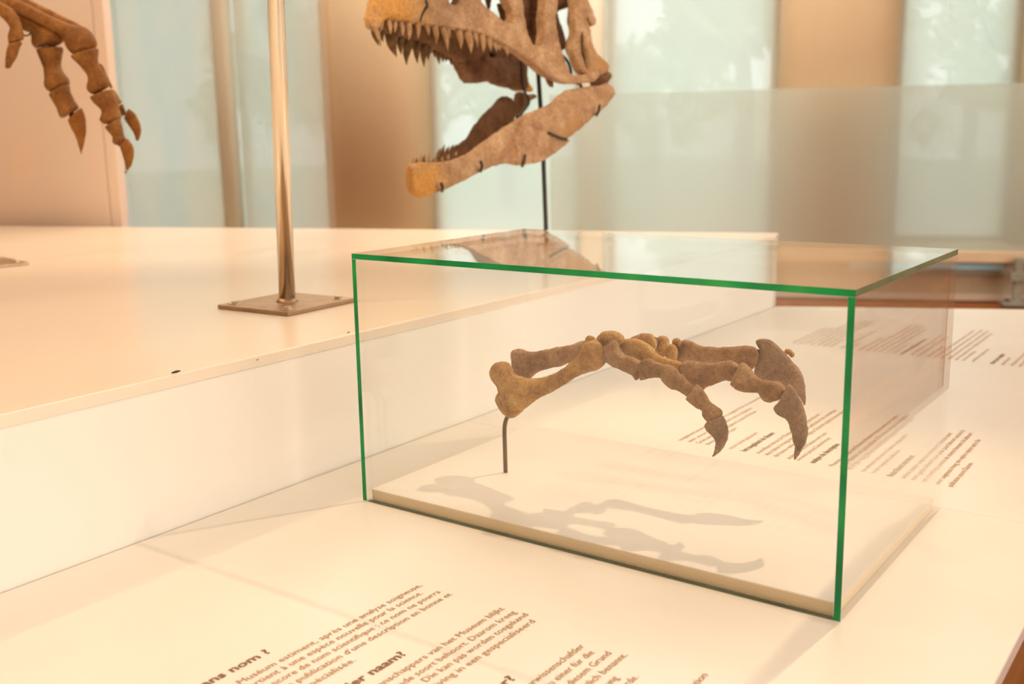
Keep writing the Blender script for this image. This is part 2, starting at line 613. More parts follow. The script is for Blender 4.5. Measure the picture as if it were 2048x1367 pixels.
WM = Matrix(((WD.x, WN.x, 0, WQ.x), (WD.y, WN.y, 0, WQ.y), (0, 0, 1, 0), (0, 0, 0, 1)))
SILL = -0.12


def wbox(name, s0, s1, t0, t1, z0, z1, mat, parent=None, bevel=0.0):
    return box(name, (s0, t0, z0), (s1, t1, z1), mat, parent, bevel, WM)


pxs = {k: wall_s(k)[0] for k in (-200, 225, 445, 478, 668, 862, 1160, 1212, 1552, 1785, 2012)}
sL, sR = pxs[-200] - 3.5, wall_s(2300)[0] + 3.0
back = wbox('wall_back', sL, sR, 0.02, 0.24, FZ, SILL - 0.02, M['plaster'])
tag(back, 'low plaster wall under the windows', kind='structure')
head = wbox('wall_back_head', sL, sR, 0.02, 0.24, 2.35, CEIL, M['plaster'], back)
head.name = 'window_head'


def pier(name, s0, s1, label, mat='pier'):
    bm = bmesh.new()
    c = (s0 + s1) / 2
    w = (s1 - s0) / 2
    n = 24
    prof = []
    for k in range(n):
        a = k * 2 * math.pi / n
        ca, sa = math.cos(a), math.sin(a)
        e = 0.6
        prof.append(V((c + w * math.copysign(abs(ca) ** e, ca), -0.02 + min(w, 0.3) * math.copysign(abs(sa) ** e, sa), 0)))
    lo = [bm.verts.new(WM @ (p + V((0, 0, FZ)))) for p in prof]
    hi = [bm.verts.new(WM @ (p + V((0, 0, CEIL)))) for p in prof]
    for k in range(n):
        bm.faces.new((lo[k], lo[(k + 1) % n], hi[(k + 1) % n], hi[k]))
    bm.faces.new(lo[::-1])
    bm.faces.new(hi)
    o = link(name, mesh_from_bm(bm, name), M[mat], None, smooth=False)
    for f in o.data.polygons:
        f.use_smooth = len(f.vertices) == 4
    tag(o, label, kind='structure')
    return o


pier('trim_1', pxs[1552], pxs[1785], 'broad ochre plaster pier between the two right windows')
pier('trim_2', pxs[668], pxs[862], 'broad ochre plaster pier left of the skull')
pier('trim_3', pxs[1160], pxs[1212], 'narrow beige post right of the skull', 'post')
pier('trim_4', pxs[445], pxs[478], 'narrow beige post behind the steel pole', 'post')
pier('trim_5', pxs[-200] - 0.3, pxs[225], 'broad plaster pier behind the left wall panels')
pier('trim_6', wall_s(2030)[0], wall_s(2300)[0], 'grey plaster pier at the far right')

wbox('wall_fill', wall_s(2290)[0], sR, 0.02, 0.24, SILL - 0.02, 2.35, M['plaster'], back)
wbox('wall_fill', sL, pxs[-200] - 0.25, 0.02, 0.24, SILL - 0.02, 2.35, M['plaster'], back)
wins = [(pxs[225], pxs[445]), (pxs[478], pxs[668]), (pxs[862], pxs[1160]), (pxs[1212], pxs[1552]), (pxs[1785], wall_s(2030)[0])]
desc = ['window beside the left wall panels', 'window behind the steel pole', 'window behind the skull',
        'wide window right of the skull with trees outside', 'window at the far right above the sill']
for i, ((a, b), dsc) in enumerate(zip(wins, desc)):
    bm = bmesh.new()
    f = 0.05
    for lo, hi in (((a, 0.06, SILL), (b, 0.12, SILL + f)), ((a, 0.06, 2.30), (b, 0.12, 2.35)),
                   ((a, 0.06, SILL + f), (a + f, 0.12, 2.30)), ((b - f, 0.06, SILL + f), (b, 0.12, 2.30))):
        bm_box(bm, lo, hi, 0.0, WM)
    w = link('window_%d' % (i + 1), mesh_from_bm(bm, 'window'), M['frame'])
    tag(w, dsc, kind='structure')
    wbox('pane', a + f, b - f, 0.085, 0.093, SILL + f, 2.30, M['window_glass'], w)
    wbox('screen_blind', a - 0.06, b + 0.06, 0.035, 0.037, SILL, 2.34, M['blind'], w)

# unseen window frames, made up to go with the added right-hand fill
for i in range(3):
    y0 = -1.2 + i * 1.68
    bm = bmesh.new()
    for lo, hi in (((5.84, y0, 0.1), (5.9, y0 + 1.6, 0.16)), ((5.84, y0, 2.04), (5.9, y0 + 1.6, 2.1)), ((5.84, y0, 0.16), (5.9, y0 + 0.06, 2.04)), ((5.84, y0 + 1.54, 0.16), (5.9, y0 + 1.6, 2.04))):
        bm_box(bm, lo, hi)
    w = link('window_%d' % (6 + i), mesh_from_bm(bm, 'window'), M['frame'])
    tag(w, 'made-up window frame by the added fill light on the right-hand wall', kind='structure')
    box('pane', (5.865, y0 + 0.06, 0.16), (5.872, y0 + 1.54, 2.04), M['window_glass'], w)

# frosted glass screen that stands in front of the right-hand windows
zs = CAM.z + (at_d(1670, 176, wall_s(1670, -0.45)[1]).z - CAM.z)
s0, s1 = wall_s(1100, -0.45)[0], wall_s(2300, -0.45)[0]
fs = empty('glass_screen', WM @ V(((s0 + s1) / 2, -0.45, SILL)), 'long frosted glass screen standing on the sill before the right windows', 'glass screen')
nps = 1
for i in range(nps):
    a = s0 + (s1 - s0) * i / nps
    b = s0 + (s1 - s0) * (i + 1) / nps - 0.004
    wbox('pane', a, b, -0.456, -0.448, SILL + 0.003, zs, M['film'], fs)

# printed translucent mural sheets hung in the left bays
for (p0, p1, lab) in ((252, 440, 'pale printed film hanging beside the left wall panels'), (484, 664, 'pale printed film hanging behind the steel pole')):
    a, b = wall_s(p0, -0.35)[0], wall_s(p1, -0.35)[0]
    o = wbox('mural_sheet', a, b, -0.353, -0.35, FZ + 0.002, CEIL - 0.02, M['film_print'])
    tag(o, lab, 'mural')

# sill with the convector under it
SO = 0.10


def sbox(name, s0, s1, t0, t1, z0, z1, mat, parent=None, bevel=0.0):
    return wbox(name, s0, s1, t0 + SO, t1 + SO, z0, z1, mat, parent, bevel)


sa, sb = wall_s(1480, -0.45)[0], wall_s(2300, -0.45)[0]
sill = sbox('window_sill', pxs[-200] - 1, sb, -0.60, -0.08, SILL - 0.065, SILL, M['sill'], None, 0.006)
tag(sill, 'beige window sill running along the hall under the windows', 'sill')
cv = empty('convector', WM @ V(((sa + sb) / 2, -0.2, FZ)), 'brown metal heating convector under the beige window sill', 'convector')
sbox('back_panel', sa, sb, -0.50, -0.44, FZ + 0.046, SILL - 0.068, M['convector'], cv)
sbox('base_rail', sa, sb, -0.525, -0.44, FZ + 0.003, FZ + 0.045, M['rail'], cv)
s_b0, s_b1 = wall_s(1700, -0.43, 533)[0], wall_s(2008, -0.43, 533)[0]
sbox('daylight_strip', s_b0, s_b1, -0.53, -0.502, SILL - 0.115, SILL - 0.072, M['blue'], cv)  # strip coloured to stand in for daylight in the low gap
sbox('lower_rail', sa, s_b1, -0.515, -0.502, SILL - 0.155, SILL - 0.14, M['bracket'], cv)
sp = wall_s(2036, -0.54, 560)[0]
br = empty('sill_bracket', WM @ V((sp, -0.54, FZ)), 'grey metal post with foot plate standing before the window sill', 'bracket')
sbox('post', sp - 0.022, sp + 0.022, -0.665, -0.621, FZ + 0.025, SILL - 0.03, M['bracket'], br, 0.004)
sbox('collar', sp - 0.045, sp + 0.045, -0.68, -0.606, SILL - 0.16, SILL - 0.11, M['bracket'], br, 0.006)
sbox('foot_plate', sp - 0.085, sp + 0.085, -0.72, -0.61, FZ + 0.003, FZ + 0.03, M['bracket'], br, 0.004)
for q in (-0.06, 0.06):
    sbox('screw', sp + q - 0.012, sp + q + 0.012, -0.70, -0.675, FZ + 0.029, FZ + 0.042, M['black'], br, 0.003)

# left: printed wall panels standing at the back edge of the platform
PD = V((0.936, 0.352, 0)).normalized()
PN = V((-PD.y, PD.x, 0))
pq = at_z(0, 450, 0.241)
PQ = V((pq.x, pq.y, 0)) + PN * 0.05
PM = Matrix(((PD.x, PN.x, 0, PQ.x), (PD.y, PN.y, 0, PQ.y), (0, 0, 1, 0), (0, 0, 0, 1)))


def panel_s(px, py):
    d = ray(px, py)
    det = d.x * (-PD.y) + PD.x * d.y
    bx, by = PQ.x - CAM.x, PQ.y - CAM.y
    a = (bx * (-PD.y) + PD.x * by) / det
    return (CAM + d * a - PQ).dot(PD)


e0, e1 = panel_s(222, 430), panel_s(243, 430)
tag(box('wall_panel', (e0 - 1.6, 0, FZ + 0.002), (e0 - 0.004, 0.04, CEIL - 0.02), M['panel'], None, 0.003, PM), 'wide pinkish beige printed wall panel behind the hanging arm bones', 'wall panel', 'wall panels')
tag(box('wall_panel', (e0, 0.0, FZ + 0.002), (e1, 0.05, CEIL - 0.02), M['panel'], None, 0.003, PM), 'narrow beige edge strip closing the wide printed wall panel', 'wall panel', 'wall panels')


# ------------------------------------------------------------------ trees and lawn outside
lawn = prism('lawn', [(-40, 8), (-14, -6), (-9.2, 0.0), (8, 7.2), (20, 12), (14, 40), (-30, 45)], FZ - 0.35, FZ - 0.3, M['grass'])
lawn.name = 'ground_outside'
tag(lawn, 'green lawn outside the windows', kind='structure')


def tree(px, depth, h, crown, mat, label, seed):
    rnd = random.Random(seed)
    p = at_d(px, 300, depth)
    base = V((p.x, p.y, FZ - 0.3))
    root = empty('tree', base, label, 'tree', 'trees outside the windows')
    tube('trunk', [base + V((0, 0, -0.005)), base + V((0.05, 0.02, h * 0.3)), base + V((-0.08, 0.1, h * 0.62)), base + V((0.0, 0.1, h * 0.85))], [0.16, 0.12, 0.08, 0.03], M['bark'], root)
    bm = bmesh.new()
    for _ in range(26):
        c = base + V((rnd.gauss(0, crown * 0.45), rnd.gauss(0, crown * 0.45), h * 0.62 + rnd.gauss(0, h * 0.16)))
        r = crown * rnd.uniform(0.16, 0.36)
        for _ in range(60):
            d = V((rnd.gauss(0, 1), rnd.gauss(0, 1), rnd.gauss(0, 1))).normalized() * r * rnd.uniform(0.4, 1)
            a = V((rnd.gauss(0, 1), rnd.gauss(0, 1), rnd.gauss(0, 1))).normalized()
            b = a.orthogonal().normalized()
            s = rnd.uniform(0.06, 0.13)
            q = c + d
            vs = [bm.verts.new(q + a * s * 1.6), bm.verts.new(q + b * s * 0.6), bm.verts.new(q - a * s * 1.6), bm.verts.new(q - b * s * 0.6)]
            bm.faces.new(vs)
    me = bpy.data.meshes.new('foliage')
    bm.to_mesh(me)
    bm.free()
    link('foliage', me, mat, root)


tree(1480, 13.5, 4.6, 1.25, M['leaf_pale'], 'pale leafy tree seen through the wide window, near the ochre pier', 1)
tree(1300, 23, 3.6, 1.4, M['leaf'], 'low bushy tree seen at the left of the wide window', 2)
tree(1010, 18, 3.4, 1.3, M['leaf'], 'low bushy tree seen behind the skull', 3)
tree(1930, 17, 4.4, 1.3, M['leaf_pale'], 'leafy tree seen through the far right window', 4)
tree(560, 20, 4.0, 1.3, M['leaf_pale'], 'tree seen behind the steel pole', 5)

# ------------------------------------------------------------------ display boards
# low text board
XR, XS = 0.985, -0.157
board = empty('text_board', (0.4, 0.3, FZ), 'low white display board printed with brown text, under the glass case', 'display board')
prism('recessed_base', [(XS, -2.6), (XR - 0.14, -2.6), (XR - 0.14, 2.42), (XS, 2.06)], FZ + 0.001, -0.02, M['base_paint'], board)
seams = [-2.6, 0.478, None]
for a, b in zip(seams, seams[1:]):
    ya = a + 0.0002
    if b is not None:
        poly = [(XS + 0.001, ya), (XR, ya), (XR, b - 0.0002), (XS + 0.001, b - 0.0002)]
    else:
        poly = [(XS + 0.001, ya), (XR, ya), (XR, 2.72), (XS + 0.001, 2.185)]
    pn = prism('board_panel', poly, -0.0185, 0.0, M['laminate'], board, 0.0012)
    prism('edge_strip', [(XR, poly[1][1]), (XR + 0.0015, poly[1][1]), (XR + 0.0015, poly[2][1]), (XR, poly[2][1])], -0.0185, -0.0012, M['edge_strip'], pn)

# high platform with a flush top slab
PT = 0.241
pf_poly = [(XS, -2.6), (XS, 2.155), (-0.19, 2.262), (-1.668, 1.748), (-3.208, 1.163), (-5.2, 0.41), (-5.2, -2.6)]
plat = empty('skeleton_platform', (-1.6, -0.2, FZ), 'high cream platform behind the glass case carrying the steel pole and skull', 'platform')
rin = [(XS - 0.0016, -2.6), (XS - 0.0016, 2.15), (-0.19, 2.255), (-1.666, 1.744), (-3.206, 1.16), (-5.2, 0.406), (-5.2, -2.6)]
prism('riser', rin, FZ + 0.001, PT - 0.0184, M['riser'], plat)
prism('top_slab', pf_poly, PT - 0.018, PT, M['platform'], plat, 0.0025)

# chips in the edge of the slab
for (cx, cy, r) in ((352, 743, 0.006), (347, 745, 0.003), (515, 719, 0.002), (697, 664, 0.003)):
    d = ray(cx, cy)
    p = CAM + d * ((XS + 0.0004 - CAM.x) / d.x)
    bm = bmesh.new()
    bmesh.ops.create_icosphere(bm, subdivisions=1, radius=r)
    for v in bm.verts:
        v.co = V((v.co.x * 0.12, v.co.y * 1.6, v.co.z * 0.35)) + p
    link('chip', mesh_from_bm(bm, 'chip'), M['black'], plat)


# ------------------------------------------------------------------ printed text
def text_mesh(s, size, bold=0.0, align='LEFT'):
    cu = bpy.data.curves.new('t', 'FONT')
    cu.body = s
    cu.size = size
    cu.align_x = align
    cu.offset = bold
    cu.resolution_u = 2
    o = bpy.data.objects.new('t', cu)
    COL.objects.link(o)
    dg = bpy.context.evaluated_depsgraph_get()
    me = bpy.data.meshes.new_from_object(o.evaluated_get(dg))
    bpy.data.objects.remove(o)
    bpy.data.curves.remove(cu)
    return me


def text_line(s, x, y, size, width=None, bold=False, align='RIGHT', name='text_line', mat=None):
    """a printed line along +y on the board; tops of letters towards -x; width fits the run"""
    me = text_mesh(s, size, size * 0.022 if bold else 0.0, align)
    me.materials.clear()
    xs = [v.co.x for v in me.vertices]
    k = 1.0
    if width and xs:
        k = width / max(1e-6, max(xs) - min(xs))
    me.transform(Matrix(((0, -1, 0, x), (k, 0, 0, y), (0, 0, 1, 0.0006), (0, 0, 0, 1))))
    return link(name, me, mat or (M['ink_bold'] if bold else M['ink']), board)


TS = 0.0145
YE = -0.202
text_line('sans nom ?', 0.2745, -0.4425, 0.0185, 0.105, True)
text_line('du Muséum estiment, après une analyse soigneuse,', 0.303, YE, TS, 0.331)
text_line('appartient à une espèce nouvelle pour la science.', 0.3195, YE - 0.018, TS, 0.312)
text_line('encore de nom scientifique : ce nom ne pourra', 0.3365, YE - 0.002, TS, 0.297)
text_line('la publication d’une description en bonne et', 0.354, YE, TS, 0.286)
text_line('spécialisée.', 0.3725, -0.401, TS, 0.075)
text_line('zonder naam?', 0.411, -0.357, 0.0185, 0.135, True)
text_line('Wetenschappers van het Museum blijkt', 0.4365, -0.198, TS, 0.262)
text_line('bekende soort behoort. Daarom kreeg', 0.455, -0.198, TS, 0.248)
text_line('naam. Die kan pas worden toegekend', 0.4715, -0.194, TS, 0.240)
text_line('beschrijving in een gespecialiseerd', 0.489, -0.204, TS, 0.238)
text_line('er?', 0.5495, -0.331, 0.0185, 0.033, True)
text_line('Naturwissenschaftler', 0.5735, -0.225, TS, 0.138)
text_line('zu einer für die', 0.591, -0.232, TS, 0.096)
text_line('aus diesem Grund', 0.6085, -0.222, TS, 0.112)
text_line('amtlich benannt.', 0.626, -0.215, TS, 0.104)
text_line('Veröffentlichung', 0.6435, -0.267, TS, 0.10)
text_line('wurde.', 0.661, -0.252, TS, 0.042)
text_line('scientific description', 0.7225, -0.205, TS, 0.14)

WORDS = 'Muséum estiment après une analyse soigneuse espèce nouvelle pour la science encore de nom scientifique pourra publication description bonne van het Museum blijkt soort behoort Daarom kreeg worden toegekend gespecialiseerd einer für die diesem Grund benannt'.split()
tr = random.Random(11)


def filler(width, size):
    s = ''
    while len(s) * size * 0.47 < width:
        s += ('' if not s else ' ') + tr.choice(WORDS)
    return s


mid = [(0.288, 0.40), (0.308, 0.30), (0.327, 0.28), (0.345, 0.14), (0.393, 0.13), (0.4215, 0.145, 1), (0.448, 0.33), (0.4655, 0.38), (0.483, 0.40),
       (0.508, 0.20), (0.5255, 0.17), (0.5535, 0.14, 1), (0.588, 0.40), (0.6045, 0.42), (0.621, 0.40), (0.6435, 0.27), (0.661, 0.16),
       (0.692, 0.14, 1), (0.7125, 0.33), (0.7285, 0.36), (0.746, 0.35), (0.7685, 0.31), (0.79, 0.15)]
for e in mid:
    w = e[1]
    text_line(filler(w, TS), e[0], 0.588, TS * (1.2 if len(e) > 2 else 1), w, len(e) > 2, 'LEFT')
far = [(0.123, 0.27), (0.1405, 0.27), (0.158, 0.42), (0.1755, 0.44), (0.193, 0.45), (0.2105, 0.44), (0.228, 0.12), (0.262, 0.30), (0.2795, 0.10), (0.311, 0.20), (0.329, 0.44), (0.3465, 0.45),
       (0.364, 0.44), (0.3815, 0.4), (0.399, 0.15), (0.421, 0.24, 1), (0.445, 0.33), (0.4625, 0.30), (0.487, 0.16), (0.505, 0.44), (0.5225, 0.46), (0.540, 0.46), (0.5575, 0.42), (0.575, 0.14),
       (0.598, 0.18), (0.645, 0.14, 1), (0.668, 0.10), (0.690, 0.40), (0.7075, 0.44), (0.725, 0.44), (0.7425, 0.4), (0.76, 0.3)]
for e in far:
    w = e[1]
    text_line(filler(w, TS), e[0], 1.61, TS * (1.2 if len(e) > 2 else 1), w, len(e) > 2, 'LEFT')

# ------------------------------------------------------------------ glass case
BL, BD, BH, GT = 0.80, 0.4758, 0.4109, 0.0085
case = empty('glass_case', (BL / 2, BD / 2, 0), 'clear glass display case with green edges over the clawed hand', 'glass case')


def pane(name, lo, hi, axis, parent, cut):
    """glass sheet: clear across `axis` and where it is bonded, green on the exposed cut edges (normals in `cut`)"""
    bm = bmesh.new()
    bm_box(bm, lo, hi)
    bmesh.ops.recalc_face_normals(bm, faces=bm.faces[:])
    for f in bm.faces:
        f.material_index = 0
        for c, mi in cut:
            if f.normal.dot(V(c)) > 0.9:
                f.material_index = mi
    me = bpy.data.meshes.new(name)
    bm.to_mesh(me)
    bm.free()
    for m in (M['glass'], M['glass_edge'], M['glass_edge_dull']):
        me.materials.append(m)
    return link(name, me, None, parent)


g = 0.0004
FR, RT, DN = (0, -1, 0), (1, 0, 0), (0, 0, -1)
pane('top_pane', (0, 0, BH - GT), (BL, BD, BH), 2, case, [(FR, 1), (RT, 2)])
pane('front_pane', (GT + g, 0, 0.0006), (BL - GT - g, GT, BH - GT - g), 1, case, [(DN, 2)])
pane('back_pane', (GT + g, BD - GT, 0.0006), (BL - GT - g, BD, BH - GT - g), 1, case, [])
pane('side_pane', (0, 0, 0.0006), (GT, BD, BH - GT - g), 0, case, [(FR, 1)])
pane('side_pane', (BL - GT, 0, 0.0006), (BL, BD, BH - GT - g), 0, case, [(FR, 1)])
pl = box('case_plinth', (GT + 0.002, GT + 0.002, 0.0002), (BL - GT - 0.002, BD - GT - 0.002, 0.019), M['plinth'], None, 0.0012)
tag(pl, 'thin white base board inside the glass case', 'base board')
pb = GT + 0.002
for lo, hi in (((pb + 0.002, pb - 0.0009, 0.0008), (BL - pb - 0.002, pb - 0.0001, 0.0178)), ((pb - 0.0009, pb + 0.002, 0.0008), (pb - 0.0001, BD - pb - 0.002, 0.0178)),
               ((BL - pb + 0.0001, pb + 0.002, 0.0008), (BL - pb + 0.0009, BD - pb - 0.002, 0.0178))):
    box('edge_band', lo, hi, M['band'], pl)


# ------------------------------------------------------------------ bones
def evaluated(me, mods):
    o = bpy.data.objects.new('tmp', me)
    COL.objects.link(o)
    for kind, kw in mods:
        md = o.modifiers.new(kind, kind)
        for a, b in kw.items():
            setattr(md, a, b)
    dg = bpy.context.evaluated_depsgraph_get()
    out = bpy.data.meshes.new_from_object(o.evaluated_get(dg))
    bpy.data.objects.remove(o)
    return out


def catmull(vals, k):
    out = []
    n = len(vals)
    for i in range(n - 1):
        p0, p1, p2, p3 = vals[max(i - 1, 0)], vals[i], vals[i + 1], vals[min(i + 2, n - 1)]
        for j in range(k):
            t = j / k
            out.append(tuple(0.5 * (2 * b + (c - a) * t + (2 * a - 5 * b + 4 * c - d) * t * t + (3 * b - a - 3 * c + d) * t ** 3)
                             for a, b, c, d in zip(p0, p1, p2, p3)))
    out.append(vals[-1])
    return out


def loft(bm, st, place, thick, seg=20, k=3, sq=0.85):
    """st: pairs of silhouette points (x1,y1,x2,y2); place(x,y)->world; thick: depth/width ratio (number or list)"""
    n = len(st)
    th = thick if isinstance(thick, (list, tuple)) else [thick] * n
    rows = catmull([tuple(s) + (t,) for s, t in zip(st, th)], k)
    A = [place(r[0], r[1]) for r in rows]
    B = [place(r[2], r[3]) for r in rows]
    C = [(a + b) / 2 for a, b in zip(A, B)]
    rings = []
    prev = None
    for i in range(len(rows)):
        half = (A[i] - B[i]) / 2
        tang = C[min(i + 1, len(C) - 1)] - C[max(i - 1, 0)]
        w = half.cross(tang)
        if w.length < 1e-9:
            w = FWD.copy()
        w.normalize()
        if w.dot(FWD) < 0:
            w = -w
        # keep the depth axis mostly towards the viewer so the outline is kept
        vd = (C[i] - CAM).normalized()
        hn = half.normalized() if half.length > 1e-9 else UPV
        w2 = (vd - hn * vd.dot(hn)).normalized()
        w = (w * 0.3 + w2 * 0.7).normalized()
        d = max(half.length * rows[i][4], 0.0012)
        ring = []
        for q in range(seg):
            an = 2 * math.pi * q / seg
            ca, sa = math.cos(an), math.sin(an)
            ring.append(bm.verts.new(C[i] + half * math.copysign(abs(ca) ** sq, ca) + w * d * math.copysign(abs(sa) ** sq, sa)))
        rings.append(ring)
    for r0, r1 in zip(rings, rings[1:]):
        for q in range(seg):
            bm.faces.new((r0[q], r0[(q + 1) % seg], r1[(q + 1) % seg], r1[q]))
    bm.faces.new(rings[0][::-1])
    bm.faces.new(rings[-1])


def blob(bm, place, cx, cy, rx, ry, depth_r, off=0.0):
    c = place(cx, cy)
    ex = (place(cx + rx, cy) - c)
    ey = (place(cx, cy + ry) - c)
    vd = (c - CAM).normalized()
    c = c + vd * off
    r = bmesh.ops.create_icosphere(bm, subdivisions=3, radius=1.0)
    for v in r['verts']:
        v.co = c + ex * v.co.x + ey * v.co.y + vd * (depth_r * v.co.z)


def finish(bm, name, mat, parent, voxel=0.0018, amp=0.0017, freq=70, smooth=2, factor=0.5, pits=()):
    bmesh.ops.recalc_face_normals(bm, faces=bm.faces[:])
    me = bpy.data.meshes.new(name)
    bm.to_mesh(me)
    bm.free()
    out = evaluated(me, [('REMESH', dict(mode='VOXEL', voxel_size=voxel)), ('SMOOTH', dict(iterations=smooth, factor=factor))])
    bpy.data.meshes.remove(me)
    nr = [v.normal.copy() for v in out.vertices]
    for v, n in zip(out.vertices, nr):
        f = noise.fractal(v.co * freq, 0.45, 2.1, 5)
        f2 = noise.noise(v.co * freq * 0.35)
        v.co += n * (amp * (f * 0.6 + f2 * 0.8) + voxel * 0.45)
    for (pc, pr, pd) in pits:
        for v, n in zip(out.vertices, nr):
            q = (v.co - pc)
            if n.dot(pc - CAM) < 0 and q.length < pr * 1.6:
                w = max(0.0, 1 - (q - n * q.dot(n)).length / pr)
                v.co -= n * pd * (w * w * (3 - 2 * w))
    out.materials.clear()
    return link(name, out, mat, parent, smooth=True)


def crop(ox, oy, s):
    return lambda x, y: (ox + x / s, oy + y / s)


# ---- the clawed hand in the case (points read in three enlarged views)
cA, cB, c3 = crop(970, 640, 6.206), crop(1280, 640, 4.714), crop(960, 620, 2.926)


def P_y(c, wy):
    return lambda x, y: at_y(*c(x, y), wy)


hand = empty('claw_hand_cast', at_z(1010, 935, 0.019), 'brown dinosaur forearm and clawed hand bones mounted inside the glass case', 'fossil hand')


def hb(name, c, wy, lofts, mat, thick=0.85, blobs=(), pit=(), **kw):
    bm = bmesh.new()
    pf = P_y(c, wy)
    # hollows on the near face: picture point, radius and depth in metres
    kw['pits'] = [(pf(x, y) - (pf(x, y) - CAM).normalized() * o, r, d) for x, y, r, d, o in pit]
    for st in lofts:
        loft(bm, st, pf, thick)
    for (cx, cy, rx, ry, dr) in blobs:
        blob(bm, pf, cx, cy, rx, ry, dr)
    return finish(bm, name, M[mat], hand, **kw)


hb('ulna', cA, 0.185, [
    [(140, 930, 128, 1000), (190, 865, 175, 1090), (260, 820, 260, 1180), (340, 690, 370, 1198), (430, 705, 470, 1120), (560, 728, 560, 1040), (700, 715, 720, 940),
     (840, 680, 860, 870), (980, 590, 1010, 790), (1100, 500, 1120, 710), (1175, 410, 1250, 655), (1220, 310, 1390, 612), (1300, 262, 1470, 560), (1400, 258, 1492, 490), (1455, 320, 1480, 430)],
    [(200, 900, 440, 800), (160, 800, 350, 690), (108, 725, 312, 615), (85, 645, 282, 560), (118, 562, 262, 533), (180, 522, 232, 520)]], 'bone_ochre', 0.8)
hb('radius', cA, 0.235, [
    [(328, 410, 348, 560), (350, 380, 368, 640), (430, 368, 425, 700), (500, 382, 545, 722), (575, 400, 600, 680), (650, 395, 680, 622), (760, 370, 800, 590), (900, 335, 920, 572), (1050, 315, 1050, 525), (1200, 268, 1190, 480), (1310, 250, 1310, 440)]], 'bone_brown', 0.8)
hb('carpal', cA, 0.205, [[(1238, 250, 1245, 290), (1262, 195, 1290, 300), (1310, 188, 1350, 290), (1360, 215, 1400, 280)]], 'bone_ochre', 0.9)
hb('carpal', cA, 0.205, [
    [(1378, 225, 1430, 330), (1430, 170, 1500, 350), (1475, 138, 1560, 350), (1600, 138, 1640, 330), (1680, 165, 1690, 290), (1722, 220, 1722, 260)]], 'bone_ochre', 0.9)
hb('metacarpal', cA, 0.185, [
    [(1390, 430, 1405, 490), (1440, 370, 1480, 500), (1530, 300, 1560, 545), (1620, 260, 1650, 592), (1690, 410, 1750, 645), (1800, 455, 1840, 690), (1900, 500, 1872, 745), (1945, 525, 1930, 705)]], 'bone_brown', 0.7)
hb('metacarpal', c3, 0.218, [
    [(812, 190, 830, 240), (850, 172, 870, 275), (920, 172, 940, 300), (985, 205, 990, 320), (1040, 262, 1040, 350), (1110, 290, 1100, 370), (1160, 305, 1150, 400), (1195, 325, 1185, 395)]], 'bone_ochre', 0.7)
hb('carpal', c3, 0.245, [
    [(872, 168, 885, 180), (905, 152, 920, 195), (955, 140, 970, 205), (1005, 145, 1010, 215), (1030, 180, 1030, 225)]], 'bone_ochre', 1.0)
hb('carpal', cB, 0.275, [], 'bone_ochre', blobs=[(205, 250, 62, 100, 0.02), (300, 310, 56, 82, 0.018), (215, 200, 58, 50, 0.018)])
hb('carpal', cB, 0.29, [[(305, 185, 308, 235), (340, 172, 345, 250), (375, 185, 378, 245)]], 'bone_ochre', 0.9)
hb('phalanx', cB, 0.305, [
    [(345, 260, 352, 390), (390, 200, 400, 412), (460, 192, 470, 412), (560, 238, 560, 405), (700, 258, 700, 410), (850, 256, 850, 412), (990, 245, 960, 432), (1060, 250, 1005, 468), (1100, 285, 1060, 455), (1120, 330, 1095, 405)]], 'bone_brown', 0.7, pit=[(1030, 325, 0.010, 0.004, 0.014), (760, 330, 0.012, 0.0016, 0.013), (600, 275, 0.008, 0.0016, 0.013)])
hb('claw', cB, 0.32, [
    [(1088, 190, 1105, 240), (1150, 174, 1140, 330), (1230, 190, 1080, 470), (1330, 268, 1120, 560), (1420, 370, 1270, 640), (1490, 462, 1400, 650), (1535, 570, 1478, 680), (1556, 680, 1525, 740), (1560, 770, 1548, 800), (1556, 822, 1553, 824)]], 'claw_brown', [0.5, 0.5, 0.34, 0.32, 0.34, 0.42, 0.48, 0.5, 0.5, 0.5],
   pit=[(1195 + 24 * i, 525 - 30 * math.sin(i * 0.36), 0.0055, 0.002, 0.010) for i in range(9)])
hb('phalanx', cB, 0.172, [
    [(0, 395, 5, 560), (40, 375, 35, 558), (90, 372, 85, 545), (170, 405, 150, 530), (260, 430, 205, 545)]], 'bone_brown', 0.75)
hb('phalanx', cB, 0.166, [
    [(240, 420, 200, 545), (310, 455, 240, 600), (370, 505, 300, 640), (430, 570, 355, 650), (490, 620, 420, 695), (520, 655, 455, 720)]], 'bone_brown', 0.8)
hb('phalanx', cB, 0.158, [
    [(535, 610, 438, 740), (580, 645, 475, 768), (620, 715, 530, 812), (670, 790, 595, 852), (735, 840, 603, 895), (768, 875, 640, 940), (755, 905, 690, 945)]], 'bone_brown', 0.8, pit=[(690, 875, 0.007, 0.003, 0.009)])
hb('claw', cB, 0.153, [
    [(780, 905, 640, 952), (806, 955, 612, 1000), (824, 1030, 640, 1055), (828, 1090, 690, 1100), (812, 1160, 708, 1150), (778, 1220, 704, 1200), (730, 1262, 692, 1258), (676, 1294, 671, 1300)]], 'claw_brown', [0.5, 0.42, 0.42, 0.5, 0.55, 0.55, 0.55, 0.5],
   pit=[(640 + 14 * i, 1010 + 22 * i, 0.004, 0.0016, 0.006) for i in range(8)])
hb('phalanx', cB, 0.205, [
    [(393, 415, 400, 530), (430, 380, 455, 600), (500, 385, 560, 655), (600, 402, 625, 632), (700, 405, 710, 598), (800, 392, 800, 560), (870, 393, 868, 572), (928, 430, 890, 560)]], 'bone_brown', 0.7)
